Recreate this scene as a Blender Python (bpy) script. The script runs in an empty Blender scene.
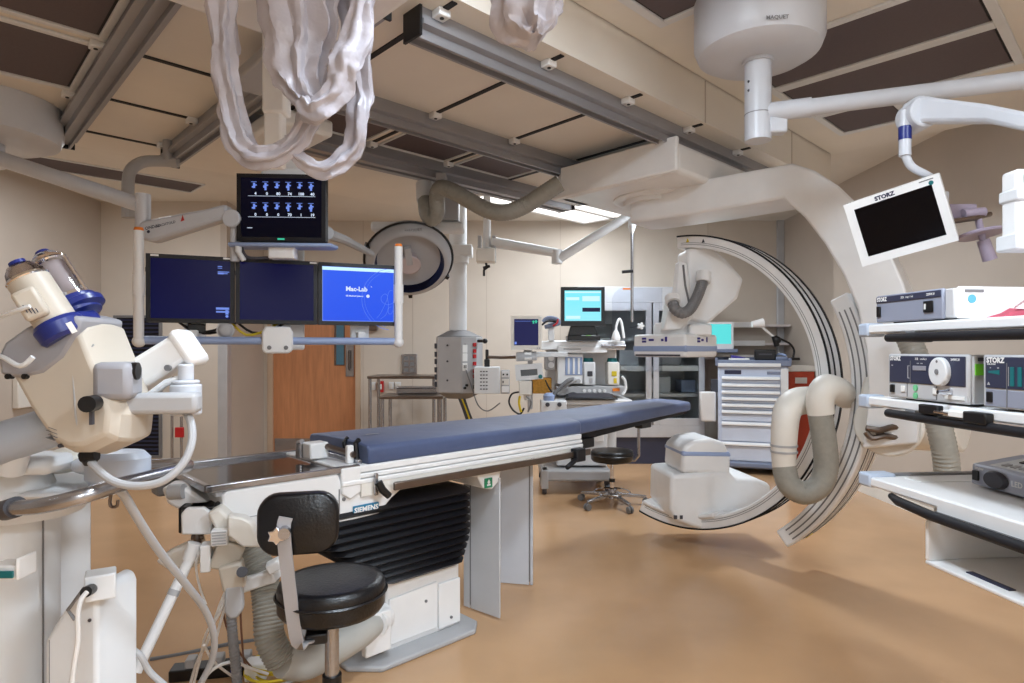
import bpy, bmesh, math, random
from mathutils import Vector, Matrix, noise
random.seed(7)
SC = bpy.context.scene
COL = SC.collection
PI = math.pi
R = math.radians

# ------------------------------------------------------------------ camera, world, lights, exposure
FPX, CH, HY = 620.0, 1.4, 350.0          # focal length in pixels, camera height, horizon row
cam_d = bpy.data.cameras.new('camera')
cam_d.sensor_width = 36.0
cam_d.lens = FPX / 1024 * 36.0
cam_d.shift_y = (HY - 341.5) / 1024
cam_d.clip_start = 0.05
cam = bpy.data.objects.new('camera', cam_d)
cam.location = (0, 0, CH)
cam.rotation_euler = (PI / 2, 0, 0)
COL.objects.link(cam)
SC.camera = cam
SC.view_settings.view_transform = 'Standard'
SC.view_settings.look = 'None'
SC.view_settings.exposure = 0.08
SC.view_settings.gamma = 1.0
SC.view_settings.use_curve_mapping = False
w = bpy.data.worlds.new('world')
SC.world = w
w.use_nodes = True
w.node_tree.nodes['Background'].inputs[0].default_value = (0.8, 0.85, 1, 1)
w.node_tree.nodes['Background'].inputs[1].default_value = 0.3


def area(name, loc, size, energy, color, aim=None, spread=180, sy=None):
    l = bpy.data.lights.new(name, 'AREA')
    l.energy = energy
    l.color = color
    l.size = size
    if sy:
        l.shape = 'RECTANGLE'
        l.size_y = sy
    l.spread = R(spread)
    o = bpy.data.objects.new(name, l)
    o.location = loc
    if aim:
        o.rotation_euler = (Vector(aim) - Vector(loc)).to_track_quat('-Z', 'Y').to_euler()
    COL.objects.link(o)
    return o


area('ceiling_light_rear', (0.9, -1.6, 3.08), 1.0, 125, (.76, .88, 1.0))
area('ceiling_light_side', (2.2, -0.2, 2.95), 0.7, 105, (.76, .88, 1.0))
area('ceiling_light_table', (0.1, 1.35, 2.95), 0.5, 55, (.76, .88, 1.0))
area('ceiling_light_back', (0.5, 6.9, 3.08), 0.55, 55, (.84, .92, 1.0), sy=1.6).rotation_euler[2] = R(-46)
area('ceiling_light_door', (-3.4, 5.4, 3.08), 0.6, 45, (.88, .94, 1.0))
area('ceiling_light_left', (-3.3, 0.9, 3.08), 0.25, 22, (.80, .90, 1.0))
area('added_fill_right_back', (1.66, 5.2, 2.735), 0.35, 42, (.82, .91, 1.0))  # added lamp, hidden behind the carriage beam, brightens cabinet and drawer cart

# ------------------------------------------------------------------ coordinates
UX, UY = 0.723, 0.691                      # ceiling grid and table axis, turned against the walls


def P(px, py, d):
    return Vector(((px - 512) / FPX * d, d, CH - (py - HY) / FPX * d))


def G(u, v, z):
    return Vector((UX * u - UY * v, UY * u + UX * v, z))


UD = Vector((UX, UY, 0)).normalized()
VD = Vector((-UY, UX, 0)).normalized()
GM = Matrix(((UX, -UY, 0, 0), (UY, UX, 0, 0), (0, 0, 1, 0), (0, 0, 0, 1)))
ZUP = Vector((0, 0, 1))


def FF(o, xdir=(1, 0, 0), pitch=0, roll=0):
    """frame of an upright face: x to the right, y up, z out of the face"""
    x = Vector(xdir).normalized()
    z = x.cross(ZUP)
    M = Matrix.Identity(4)
    for i in range(3):
        M[i][0], M[i][1], M[i][2], M[i][3] = x[i], ZUP[i], z[i], o[i]
    if pitch:
        M = M @ Matrix.Rotation(R(pitch), 4, 'X')
    if roll:
        M = M @ Matrix.Rotation(R(roll), 4, 'Z')
    return M


def AX(o, axis, xh=None):
    """frame at o with z along axis"""
    z = Vector(axis).normalized()
    h = Vector(xh) if xh is not None else (Vector((1, 0, 0)) if abs(z.x) < .9 else Vector((0, 1, 0)))
    y = z.cross(h).normalized()
    x = y.cross(z)
    M = Matrix.Identity(4)
    for i in range(3):
        M[i][0], M[i][1], M[i][2], M[i][3] = x[i], y[i], z[i], o[i]
    return M


def T(x, y, z=0):
    return Matrix.Translation((x, y, z))


def smooth_path(pts, n=6):
    pts = [Vector(p) for p in pts]
    if len(pts) < 3:
        return pts
    out = []
    for i in range(len(pts) - 1):
        p0 = pts[max(i - 1, 0)]
        p1, p2 = pts[i], pts[i + 1]
        p3 = pts[min(i + 2, len(pts) - 1)]
        for k in range(n):
            t = k / n
            out.append(0.5 * ((2 * p1) + (p2 - p0) * t + (2 * p0 - 5 * p1 + 4 * p2 - p3) * t * t
                              + (3 * p1 - p0 - 3 * p2 + p3) * t ** 3))
    out.append(pts[-1])
    return out


class MB:
    """collects shapes of ONE part, in world coordinates (through the frame M)"""

    def __init__(self, M=None):
        self.bm = bmesh.new()
        self.M = M or Matrix.Identity(4)

    def _v(self, p):
        return self.bm.verts.new(self.M @ Vector(p))

    def bx(self, x0, x1, y0, y1, z0, z1):
        v = [self._v((x, y, z)) for z in (z0, z1) for y in (y0, y1) for x in (x0, x1)]
        for f in ((0, 2, 3, 1), (4, 5, 7, 6), (0, 1, 5, 4), (2, 6, 7, 3), (0, 4, 6, 2), (1, 3, 7, 5)):
            self.bm.faces.new([v[i] for i in f])
        return self

    def cb(self, c, s):
        return self.bx(c[0] - s[0] / 2, c[0] + s[0] / 2, c[1] - s[1] / 2, c[1] + s[1] / 2, c[2] - s[2] / 2, c[2] + s[2] / 2)

    def hexa(self, p8):
        v = [self._v(p) for p in p8]
        for f in ((0, 3, 2, 1), (4, 5, 6, 7), (0, 1, 5, 4), (1, 2, 6, 5), (2, 3, 7, 6), (3, 0, 4, 7)):
            self.bm.faces.new([v[i] for i in f])
        return self

    def prism(self, poly, z0, z1, poly2=None):
        a = [self._v((p[0], p[1], z0)) for p in poly]
        b = [self._v((p[0], p[1], z1)) for p in (poly2 or poly)]
        n = len(poly)
        self.bm.faces.new(a[::-1])
        self.bm.faces.new(b)
        for i in range(n):
            j = (i + 1) % n
            self.bm.faces.new((a[i], a[j], b[j], b[i]))
        return self

    def rings(self, rings, cap=True, closed=False):
        vs = [[self._v(p) for p in r] for r in rings]
        n = len(vs[0])
        m = len(vs)
        for k in range(m if closed else m - 1):
            a, b = vs[k], vs[(k + 1) % m]
            for i in range(n):
                j = (i + 1) % n
                self.bm.faces.new((a[i], a[j], b[j], b[i]))
        if cap and not closed:
            self.bm.faces.new(vs[0][::-1])
            self.bm.faces.new(vs[-1])
        return self

    def tube(self, pts, r, n=10, sm=0, flat=None):
        pts = smooth_path(pts, sm) if sm else [Vector(p) for p in pts]
        m = len(pts)
        rs = [r] * m if not isinstance(r, (list, tuple)) else [
            r[min(int(i / (m - 1) * (len(r) - 1)), len(r) - 2)] * (1 - ((i / (m - 1) * (len(r) - 1)) - min(int(i / (m - 1) * (len(r) - 1)), len(r) - 2)))
            + r[min(int(i / (m - 1) * (len(r) - 1)), len(r) - 2) + 1] * ((i / (m - 1) * (len(r) - 1)) - min(int(i / (m - 1) * (len(r) - 1)), len(r) - 2)) for i in range(m)]
        t = (pts[1] - pts[0]).normalized()
        nx = t.orthogonal().normalized()
        rings = []
        for i in range(m):
            if 0 < i < m - 1:
                t2 = (pts[i + 1] - pts[i - 1])
            elif i == 0:
                t2 = pts[1] - pts[0]
            else:
                t2 = pts[-1] - pts[-2]
            if t2.length < 1e-9:
                t2 = t
            t2 = t2.normalized()
            q = t.rotation_difference(t2)
            nx = (q @ nx)
            nx = (nx - t2 * nx.dot(t2)).normalized()
            t = t2
            ny = t.cross(nx)
            rings.append([pts[i] + (nx * math.cos(2 * PI * k / n) + ny * math.sin(2 * PI * k / n)) * rs[i] for k in range(n)])
        return self.rings(rings)

    def corr(self, pts, r, pitch, n=14, amp=.1, sm=8):
        """corrugated hose"""
        pts = smooth_path(pts, sm)
        L = [0]
        for i in range(1, len(pts)):
            L.append(L[-1] + (pts[i] - pts[i - 1]).length)
        N = max(4, int(L[-1] / pitch * 2))
        out = []
        k = 0
        for i in range(N + 1):
            s = L[-1] * i / N
            while k < len(L) - 2 and L[k + 1] < s:
                k += 1
            f = (s - L[k]) / max(L[k + 1] - L[k], 1e-9)
            out.append(pts[k].lerp(pts[k + 1], f))
        return self.tube(out, [r * (1 + (amp if i % 2 else -amp)) for i in range(N + 1)], n)

    def cyl(self, p0, p1, r0, r1=None, n=20):
        p0, p1 = Vector(p0), Vector(p1)
        r1 = r0 if r1 is None else r1
        t = (p1 - p0).normalized()
        a = t.orthogonal().normalized()
        b = t.cross(a)
        return self.rings([[p + (a * math.cos(2 * PI * k / n) + b * math.sin(2 * PI * k / n)) * r for k in range(n)] for p, r in ((p0, r0), (p1, r1))])

    def lathe(self, prof, n=32, sx=1, sy=1, cap=True):
        return self.rings([[(r * math.cos(2 * PI * k / n) * sx, r * math.sin(2 * PI * k / n) * sy, z) for k in range(n)] for r, z in prof], cap)

    def sph(self, c, r, n=14):
        c = Vector(c)
        r = Vector((r, r, r)) if not hasattr(r, '__len__') else Vector(r)
        rings = []
        for i in range(1, n // 2 + 2):
            a = -PI / 2 + PI * (i - .5) / (n // 2 + 1)
            rings.append([(c.x + r.x * math.cos(a) * math.cos(2 * PI * k / n), c.y + r.y * math.cos(a) * math.sin(2 * PI * k / n), c.z + r.z * math.sin(a)) for k in range(n)])
        return self.rings(rings)

    def arc(self, c, e1, e2, ax, r0, r1, w0, w1, a0, a1, n=40):
        """curved bar: radial r0..r1, along ax w0..w1, angles a0..a1 degrees"""
        rings = []
        for i in range(n + 1):
            a = R(a0 + (a1 - a0) * i / n)
            rd = e1 * math.cos(a) + e2 * math.sin(a)
            rings.append([c + rd * r0 + ax * w0, c + rd * r1 + ax * w0, c + rd * r1 + ax * w1, c + rd * r0 + ax * w1])
        return self.rings(rings)

    def quad(self, a, b, c, d):
        self.bm.faces.new([self._v(p) for p in (a, b, c, d)])
        return self

    def rect(self, x0, x1, y0, y1, z=0):
        return self.quad((x0, y0, z), (x1, y0, z), (x1, y1, z), (x0, y1, z))

    def text(self, s, x, y, size, z=0, ax='CENTER', bold=0.0, sx=1.0):
        cu = bpy.data.curves.new('t', 'FONT')
        cu.body = s
        cu.size = size
        cu.align_x = ax
        cu.align_y = 'CENTER'
        cu.resolution_u = 2
        cu.offset = bold
        ob = bpy.data.objects.new('t', cu)
        COL.objects.link(ob)
        dg = bpy.context.evaluated_depsgraph_get()
        me = bpy.data.meshes.new_from_object(ob.evaluated_get(dg))
        me.transform(self.M @ T(x, y, z) @ Matrix.Diagonal((sx, 1, 1, 1)))
        self.bm.from_mesh(me)
        bpy.data.meshes.remove(me)
        bpy.data.objects.remove(ob)
        bpy.data.curves.remove(cu)
        return self


MW = {}


def thing(name, label, cat, base, group=None):
    o = bpy.data.objects.new(name, None)
    o.empty_display_size = .1
    COL.objects.link(o)
    o.location = base
    MW[o] = Matrix.Translation(base)
    o['label'] = label
    o['category'] = cat
    if group:
        o['group'] = group
    return o


def part(parent, name, mb, mat, bevel=0, ang=35, label=None, seg=2, sub=0, normals=True):
    bm = mb.bm
    if parent is not None:
        bm.transform(MW[parent].inverted())
    if normals:
        bmesh.ops.recalc_face_normals(bm, faces=bm.faces)
    me = bpy.data.meshes.new(name)
    bm.to_mesh(me)
    bm.free()
    me.materials.append(mat)
    for p in me.polygons:
        p.use_smooth = True
    me.set_sharp_from_angle(angle=R(ang))
    o = bpy.data.objects.new(name, me)
    COL.objects.link(o)
    if parent is not None:
        o.parent = parent
        MW[o] = MW[parent]
    if bevel:
        m = o.modifiers.new('bevel', 'BEVEL')
        m.width = bevel
        m.segments = seg
        m.limit_method = 'ANGLE'
        m.angle_limit = R(32)
        m.harden_normals = False
    if sub:
        m = o.modifiers.new('sub', 'SUBSURF')
        m.levels = m.render_levels = sub
    if label:
        o['label'] = label
    return o


def solo(name, label, cat, mb, mat, base, group=None, **k):
    """a thing of one mesh, its origin at base"""
    mb.bm.transform(Matrix.Translation(-Vector(base)))
    o = part(None, name, mb, mat, **k)
    o.location = base
    MW[o] = Matrix.Translation(base)
    o['label'] = label
    o['category'] = cat
    if group:
        o['group'] = group
    return o


def struct(name, mb, mat, parent=None, **k):
    o = part(parent, name, mb, mat, **k)
    if parent is None:
        o['kind'] = 'structure'
        MW[o] = Matrix.Identity(4)
    return o


def copy_thing(root, loc, label):
    r = root.copy()
    COL.objects.link(r)
    r.location = loc
    r['label'] = label
    for ch in list(root.children):
        c = ch.copy()
        COL.objects.link(c)
        c.parent = r
        for g in ch.children:
            d = g.copy()
            COL.objects.link(d)
            d.parent = c
    return r


# ------------------------------------------------------------------ materials
def srgb(r, g, b):
    f = lambda c: (c / 255 / 12.92) if c / 255 <= .04045 else ((c / 255 + .055) / 1.055) ** 2.4
    return (f(r), f(g), f(b), 1)


def mat(name, rgb, rough=.5, metal=0, var=.06, scale=6, bump=0, bscale=60, coat=0, trans=0, alpha=1, emit=None, es=1, sheen=0, stretch=None):
    m = bpy.data.materials.new(name)
    m.use_nodes = True
    nt = m.node_tree
    b = nt.nodes['Principled BSDF']
    c = srgb(*rgb)
    b.inputs['Base Color'].default_value = c
    b.inputs['Roughness'].default_value = rough
    b.inputs['Metallic'].default_value = metal
    b.inputs['Coat Weight'].default_value = coat
    b.inputs['Transmission Weight'].default_value = trans
    b.inputs['Alpha'].default_value = alpha
    if sheen:
        b.inputs['Sheen Weight'].default_value = sheen
    tc = nt.nodes.new('ShaderNodeTexCoord')
    src = tc.outputs['Object']
    if stretch:
        mp = nt.nodes.new('ShaderNodeMapping')
        mp.inputs['Scale'].default_value = stretch
        nt.links.new(src, mp.inputs['Vector'])
        src = mp.outputs['Vector']
    if var:
        n = nt.nodes.new('ShaderNodeTexNoise')
        n.inputs['Scale'].default_value = scale
        n.inputs['Detail'].default_value = 4
        nt.links.new(src, n.inputs['Vector'])
        r = nt.nodes.new('ShaderNodeValToRGB')
        r.color_ramp.elements[0].position = .3
        r.color_ramp.elements[1].position = .7
        r.color_ramp.elements[0].color = [x * (1 - var * 1.5) for x in c[:3]] + [1]
        r.color_ramp.elements[1].color = [min(1, x * (1 + var)) for x in c[:3]] + [1]
        nt.links.new(n.outputs['Fac'], r.inputs['Fac'])
        nt.links.new(r.outputs['Color'], b.inputs['Base Color'])
    if bump:
        n2 = nt.nodes.new('ShaderNodeTexNoise')
        n2.inputs['Scale'].default_value = bscale
        n2.inputs['Detail'].default_value = 3
        nt.links.new(src, n2.inputs['Vector'])
        bp = nt.nodes.new('ShaderNodeBump')
        bp.inputs['Strength'].default_value = bump
        bp.inputs['Distance'].default_value = .01
        nt.links.new(n2.outputs['Fac'], bp.inputs['Height'])
        nt.links.new(bp.outputs['Normal'], b.inputs['Normal'])
    if emit:
        b.inputs['Emission Color'].default_value = srgb(*emit)
        b.inputs['Emission Strength'].default_value = es
    return m


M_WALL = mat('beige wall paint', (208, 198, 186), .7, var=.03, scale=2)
M_WALLD = mat('shaded wall paint', (190, 178, 166), .7, var=.03, scale=2)  # wall paint darkened: shade of the side walls put into the colour
M_CEIL = mat('ceiling panel', (230, 224, 214), .6, var=.03, scale=2)
M_CEILW = mat('white ceiling paint', (226, 220, 210), .7, var=.03, scale=2)
M_GAP = mat('black joint', (14, 13, 18), .6, var=0)
M_FLOOR = mat('tan sheet vinyl floor', (199, 159, 119), .2, var=.07, scale=1.6, bump=.05, bscale=3)
M_ALU = mat('grey rail metal', (160, 160, 164), .42, .45, var=.04, scale=3)
M_DIFF = mat('brown perforated metal', (92, 80, 82), .55, .2, var=.05, scale=90)
M_WHITE = mat('white enamel', (236, 236, 236), .35, var=.03, scale=5)
M_WHITEM = mat('matt white plastic', (222, 224, 226), .5, var=.03, scale=5)
M_ARM = mat('pale grey enamel', (202, 205, 212), .35, var=.03, scale=5)
M_CREAM = mat('cream plastic', (230, 226, 218), .45, var=.04, scale=5)
M_GREY = mat('light grey plastic', (176, 176, 178), .45, var=.04, scale=5)
M_MGREY = mat('mid grey plastic', (120, 120, 122), .5, var=.05, scale=5)
M_HOSE = mat('grey hose', (150, 147, 138), .5, var=.06, scale=30)
M_DGREY = mat('dark grey', (62, 62, 70), .5, var=.05)
M_BLACK = mat('black plastic', (9, 9, 12), .4, var=.05)
M_RUBBER = mat('black rubber', (9, 9, 18), .6, var=.08, scale=20)
M_BELLOW = mat('black bellows', (11, 11, 18), .5, var=.08, scale=20)
M_VINYL = mat('black vinyl', (9, 9, 13), .32, var=.1, scale=30, bump=.15, bscale=120)
M_SATIN = mat('satin steel', (176, 174, 176), .35, .35, var=.03)
M_STEELC = mat('cabinet steel', (200, 203, 208), .38, .45, var=.04, scale=6)
M_STEEL = mat('brushed steel', (172, 172, 176), .26, .9, var=.06, scale=8, stretch=(1, 1, 12))
M_DSTEEL = mat('dark steel', (120, 108, 100), .3, .9, var=.08, scale=8)
M_CHROME = mat('chrome', (215, 215, 220), .08, 1, var=0)
M_BLUE = mat('dark blue plastic', (30, 44, 120), .3, var=.06)
M_PALEB = mat('pale blue plastic', (150, 168, 205), .4, var=.04)
M_SLATEB = mat('blue grey plastic', (118, 128, 152), .45, var=.04)
M_MATT = mat('slate blue mattress cover', (74, 88, 124), .55, var=.1, scale=3, bump=.35, bscale=9, sheen=.15)
M_WOOD = mat('wood veneer', (194, 132, 90), .4, var=.1, scale=5, stretch=(6, 6, .5))
M_RED = mat('red plastic', (190, 30, 35), .4, var=.05)
M_ORANGE = mat('orange plastic', (235, 130, 40), .4, var=.05)
M_REDBIN = mat('red bin', (196, 76, 50), .45, var=.05)
M_GREEN = mat('green label', (30, 130, 90), .5, var=.03)
M_LIME = mat('lime sticker', (130, 225, 60), .5, var=.03)
M_TEAL = mat('teal', (20, 110, 115), .4, var=.04)
M_CYANL = mat('petrol blue sign', (30, 120, 160), .5, var=.02)
M_YELL = mat('yellow', (215, 190, 40), .5, var=.05)
M_GOLD = mat('brass', (190, 140, 60), .35, .6, var=.2, scale=40)
M_PINK = mat('pink cloth', (176, 70, 90), .8, var=.15, scale=30, bump=.4, bscale=40)
M_PAPER = mat('paper', (240, 240, 238), .7, var=.02)
M_PURPLE = mat('purple print', (50, 40, 130), .5, var=.02)
M_DRAPE = mat('thin grey plastic drape', (182, 178, 186), .36, var=.10, scale=7, bump=.8, bscale=16)
M_NAVYF = mat('navy front panel', (52, 56, 78), .4, var=.03)
M_INK = mat('dark ink', (40, 44, 70), .6, var=0)
M_GLASSD = mat('dark mirror steel', (92, 84, 82), .1, .9, var=.03)
M_FOLLY = mat('lamp reflector', (58, 70, 112), .14, 1, var=.05)


def glass(name, tint, rough=.05, ior=1.1):
    m = bpy.data.materials.new(name)
    m.use_nodes = True
    nt = m.node_tree
    b = nt.nodes['Principled BSDF']
    b.inputs['Base Color'].default_value = srgb(*tint)
    b.inputs['Roughness'].default_value = rough
    b.inputs['Transmission Weight'].default_value = 1
    b.inputs['IOR'].default_value = ior
    b.inputs['Specular IOR Level'].default_value = .8
    return m


M_GLASS = glass('clear glass', (225, 230, 230))
M_CLEAR = glass('clear acrylic', (235, 238, 245))
M_CLEARB = glass('clear syringe plastic', (235, 238, 248), .03, 1.4)


def screen(name, top, bot=None, es=1.0):
    m = mat(name, (5, 5, 8), .2, var=0)
    nt = m.node_tree
    b = nt.nodes['Principled BSDF']
    b.inputs['Emission Color'].default_value = srgb(*top)
    b.inputs['Emission Strength'].default_value = es
    b.inputs['Specular IOR Level'].default_value = .15
    if bot:
        tc = nt.nodes.new('ShaderNodeTexCoord')
        n = nt.nodes.new('ShaderNodeSeparateXYZ')
        nt.links.new(tc.outputs['Generated'], n.inputs[0])
        r = nt.nodes.new('ShaderNodeValToRGB')
        r.color_ramp.elements[0].color = srgb(*bot)
        r.color_ramp.elements[1].color = srgb(*top)
        nt.links.new(n.outputs['Z'], r.inputs['Fac'])
        nt.links.new(r.outputs['Color'], b.inputs['Emission Color'])
    return m


S_NAVY = screen('navy screen', (3, 4, 52), (6, 10, 62), .9)
S_BLACK = screen('black blue screen', (4, 5, 24), (3, 4, 16), .9)
S_BLUE = screen('bright blue screen', (46, 92, 236), (40, 84, 232), 1.0)
S_WHITE = screen('white glow', (215, 228, 250), None, 1.0)
S_SOFT = screen('soft blue glow', (112, 140, 225), None, 1.0)
S_LINE = screen('blue outline glow', (96, 132, 240), None, 1.0)
S_CYAN = screen('cyan glow', (120, 232, 250), (150, 235, 250), 1.0)
S_AQUA = screen('aqua glow', (95, 225, 225), None, .95)
S_PALE = screen('pale cyan glow', (205, 245, 255), None, 1.0)
S_DARKB = screen('dark window glow', (24, 26, 60), None, 1.0)
S_GREEN = screen('green glow', (60, 200, 160), None, .9)
S_INDIGO = screen('indigo screen', (38, 40, 84), None, .9)
S_LIGHT = screen('fluorescent diffuser', (255, 252, 248), None, 2.6)
S_OFF = screen('screen off', (5, 3, 6), None, .3)
# ------------------------------------------------------------------ the room
XL, XR, YB, YBL = -4.84, 3.45, 8.4, 7.3
XJ, XFR, YJR = -3.36, 3.67, 6.66
ZC, ZS, ZH = 3.15, 2.75, 3.0
YR = -2.2
struct('floor', MB().bx(XL - .1, XFR + .1, YR - .1, YB + .1, -.1, 0), M_FLOOR)
struct('ceiling', MB().bx(XL - .1, XFR + .1, YR - .1, YB + .1, ZC, ZC + .1), M_CEILW)
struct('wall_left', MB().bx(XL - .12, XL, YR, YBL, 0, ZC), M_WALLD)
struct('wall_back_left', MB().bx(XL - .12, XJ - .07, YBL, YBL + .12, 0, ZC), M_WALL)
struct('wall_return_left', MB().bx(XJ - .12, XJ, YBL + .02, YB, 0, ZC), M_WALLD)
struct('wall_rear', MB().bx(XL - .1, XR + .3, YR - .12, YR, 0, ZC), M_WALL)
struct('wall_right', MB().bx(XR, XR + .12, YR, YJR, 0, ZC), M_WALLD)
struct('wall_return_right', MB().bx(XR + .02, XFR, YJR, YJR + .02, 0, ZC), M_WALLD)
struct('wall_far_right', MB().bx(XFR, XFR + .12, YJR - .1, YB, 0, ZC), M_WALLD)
DX0, DX1, DZ = -3.26, -2.10, 2.18
wb = struct('wall_back', MB().bx(XJ - .1, DX0, YB, YB + .12, 0, ZC).bx(DX0, DX1, YB, YB + .12, DZ, ZC).bx(DX1, XFR + .1, YB, YB + .12, 0, ZC), M_WALL)
for sx in (-2.02, -1.35, -.35, .65, 1.65, 2.65):
    part(wb, 'panel_seam', MB().bx(sx, sx + .008, YB - .003, YB + .01, .1, ZC), M_WALLD)
# corner guards and bases
struct('trim_1', MB().bx(XJ - .1, XJ + .012, YBL - .012, YBL + .1, 0, 2.2), M_STEELC, bevel=.004)
struct('trim_2', MB().bx(XFR - .09, XFR - .002, YB - .05, YB - .002, 0, ZC), M_STEELC, bevel=.004)
struct('trim_3', MB().bx(XJ - .07, XJ + .006, YBL - .008, YBL + .07, 2.2, ZC), M_WALLD)
struct('baseboard_left', MB().bx(XL, XL + .012, YR, YBL, 0, .1), M_CREAM)
struct('baseboard_back_left', MB().bx(XL, XJ - .1, YBL - .012, YBL, 0, .1), M_CREAM)
struct('baseboard_back', MB().bx(DX1 + .06, XFR - .1, YB - .012, YB, 0, .1), M_CREAM)
struct('baseboard_right', MB().bx(XR - .012, XR, YR, YJR, 0, .1), M_CREAM)
# door with a narrow window
d = struct('door_1', MB().bx(DX0 + .02, DX1 - .30, YB + .02, YB + .07, 0, DZ - .02).bx(DX1 - .18, DX1 - .02, YB + .02, YB + .07, 0, DZ - .02)
           .bx(DX1 - .30, DX1 - .18, YB + .02, YB + .07, 0, 1.2).bx(DX1 - .30, DX1 - .18, YB + .02, YB + .07, 1.95, DZ - .02), M_WOOD)
part(d, 'window_pane', MB().bx(DX1 - .30, DX1 - .18, YB + .04, YB + .05, 1.2, 1.95), M_TEALG if 'M_TEALG' in globals() else M_GLASS)
part(d, 'window_frame', MB().bx(DX1 - .31, DX1 - .298, YB + .01, YB + .022, 1.19, 1.96).bx(DX1 - .182, DX1 - .17, YB + .01, YB + .022, 1.19, 1.96)
     .bx(DX1 - .298, DX1 - .182, YB + .01, YB + .022, 1.19, 1.202).bx(DX1 - .298, DX1 - .182, YB + .01, YB + .022, 1.948, 1.96), M_DSTEEL)
pp = part(d, 'pull_plate', MB().bx(DX1 - .155, DX1 - .045, YB + .005, YB + .022, 1.04, 1.48), M_STEEL)
part(pp, 'handle', MB().tube([(DX1 - .1, YB + .01, 1.13), (DX1 - .1, YB - .04, 1.15), (DX1 - .1, YB - .04, 1.38), (DX1 - .1, YB + .01, 1.4)], .012, 8), M_DSTEEL)
part(d, 'kick_plate', MB().bx(DX0 + .04, DX1 - .04, YB + .012, YB + .021, .02, .2), M_STEEL)
struct('trim_4', MB().bx(DX0 - .05, DX0 + .02, YB - .02, YB + .12, 0, DZ + .05).bx(DX1 - .02, DX1 + .05, YB - .02, YB + .12, 0, DZ + .05)
       .bx(DX0, DX1, YB - .02, YB + .12, DZ - .02, DZ + .05), mat('door frame paint', (196, 172, 148), .45, var=.03), bevel=.004)
struct('wall_corridor', MB().bx(DX0 - .3, DX1 + .3, YB + .9, YB + .95, 0, ZC), mat('self-lit pale blue corridor paint', (150, 190, 205), .7, emit=(90, 130, 150), es=.25))  # wall glows by itself in place of light in the corridor

# dropped ceiling slab over the table and the taller ceiling field to the right
slab = struct('ceiling_slab', MB(GM).prism([(-1.5, 1.87), (5.4, 1.87), (5.4, 3.2), (4.2, 3.2), (4.2, 3.78), (3.3, 3.78), (3.3, 4.95), (-1.5, 4.95)], ZS, ZC - .002), M_CEIL)
field = struct('ceiling_field', MB(GM).bx(-1.5, 5.4, -1.6, 1.86, ZH, ZC - .002), M_CEIL)
for v, u0, u1 in ((3.22, .72, 1.16), (3.9, .72, 1.16), (4.57, .72, 1.16), (2.5, .72, 1.16), (3.22, 1.28, 1.5), (3.9, 1.28, 1.8)):
    part(slab, 'joint_strip', MB(GM).bx(u0, u1, v - .013, v + .013, ZS - .006, ZS + .01), M_GAP)
for k in range(7):
    u = 1.5 + .625 * k
    for v0, v1 in ((1.89, 2.02), (2.12, 2.86), (3.0, 3.56)):
        if u > 4.2 and v0 > 2.8:
            continue
        part(slab, 'joint_strip', MB(GM).bx(u - .013, u + .013, v0, v1, ZS - .006, ZS + .01), M_GAP)
    part(slab, 'joint_strip', MB(GM).bx(u - .006, u + .006, 1.868, 1.872, ZS, ZH), M_WALLD) if k in (3, 5) else None


def air_panel(label, u0, u1, v0, v1, z, fr=.045):
    t = thing('air_diffuser', label, 'air vent', G((u0 + u1) / 2, (v0 + v1) / 2, z), 'dark ceiling air diffusers')
    m = MB(GM)
    for a, b, c, e in ((u0 - fr, u1 + fr, v0 - fr, v0), (u0 - fr, u1 + fr, v1, v1 + fr), (u0 - fr, u0, v0, v1), (u1, u1 + fr, v0, v1)):
        m.bx(a, b, c, e, z - .014, z)
    part(t, 'frame', m, M_WHITEM, .003)
    part(t, 'perforated_panel', MB(GM).bx(u0 + .012, u1 - .012, v0 + .012, v1 - .012, z - .008, z), M_DIFF)
    m = MB(GM)
    for a, b, c, e in ((u0, u1, v0, v0 + .012), (u0, u1, v1 - .012, v1), (u0, u0 + .012, v0 + .012, v1 - .012), (u1 - .012, u1, v0 + .012, v1 - .012)):
        m.bx(a, b, c, e, z - .003, z)
    part(t, 'shadow_gap', m, M_GAP)


air_panel('dark air diffuser panel in the top left corner, above its twin', -.35, .555, 2.45, 3.14, ZS, .03)
air_panel('dark air diffuser panel behind the left round boom mount', -.35, .555, 3.26, 3.86, ZS, .03)
air_panel('small dark air diffuser beside the hanging plastic drape', 1.55, 2.06, 3.05, 3.52, ZS, .012)
air_panel('middle one of three small dark diffusers between two rails', 2.18, 2.69, 3.05, 3.52, ZS, .012)
air_panel('small dark air diffuser nearest the white suspension carriage', 2.81, 3.32, 3.05, 3.52, ZS, .012)
air_panel('long dark air panel in the ceiling above the dark wall louvre', .35, 2.16, 6.98, 7.4, ZC, .02)
air_panel('largest dark diffuser at top right, behind the round boom mount', 3.25, 3.76, .56, 1.62, ZH)
air_panel('dark diffuser at top right crossed by the long boom arm', 3.84, 4.37, .56, 1.62, ZH)
air_panel('small square dark diffuser above the tilted monitor arm', 4.46, 4.9, 1.2, 1.6, ZH)
air_panel('dark diffuser at the top edge left of the right boom mount', 2.0, 2.6, 1.05, 1.66, ZH)

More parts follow.
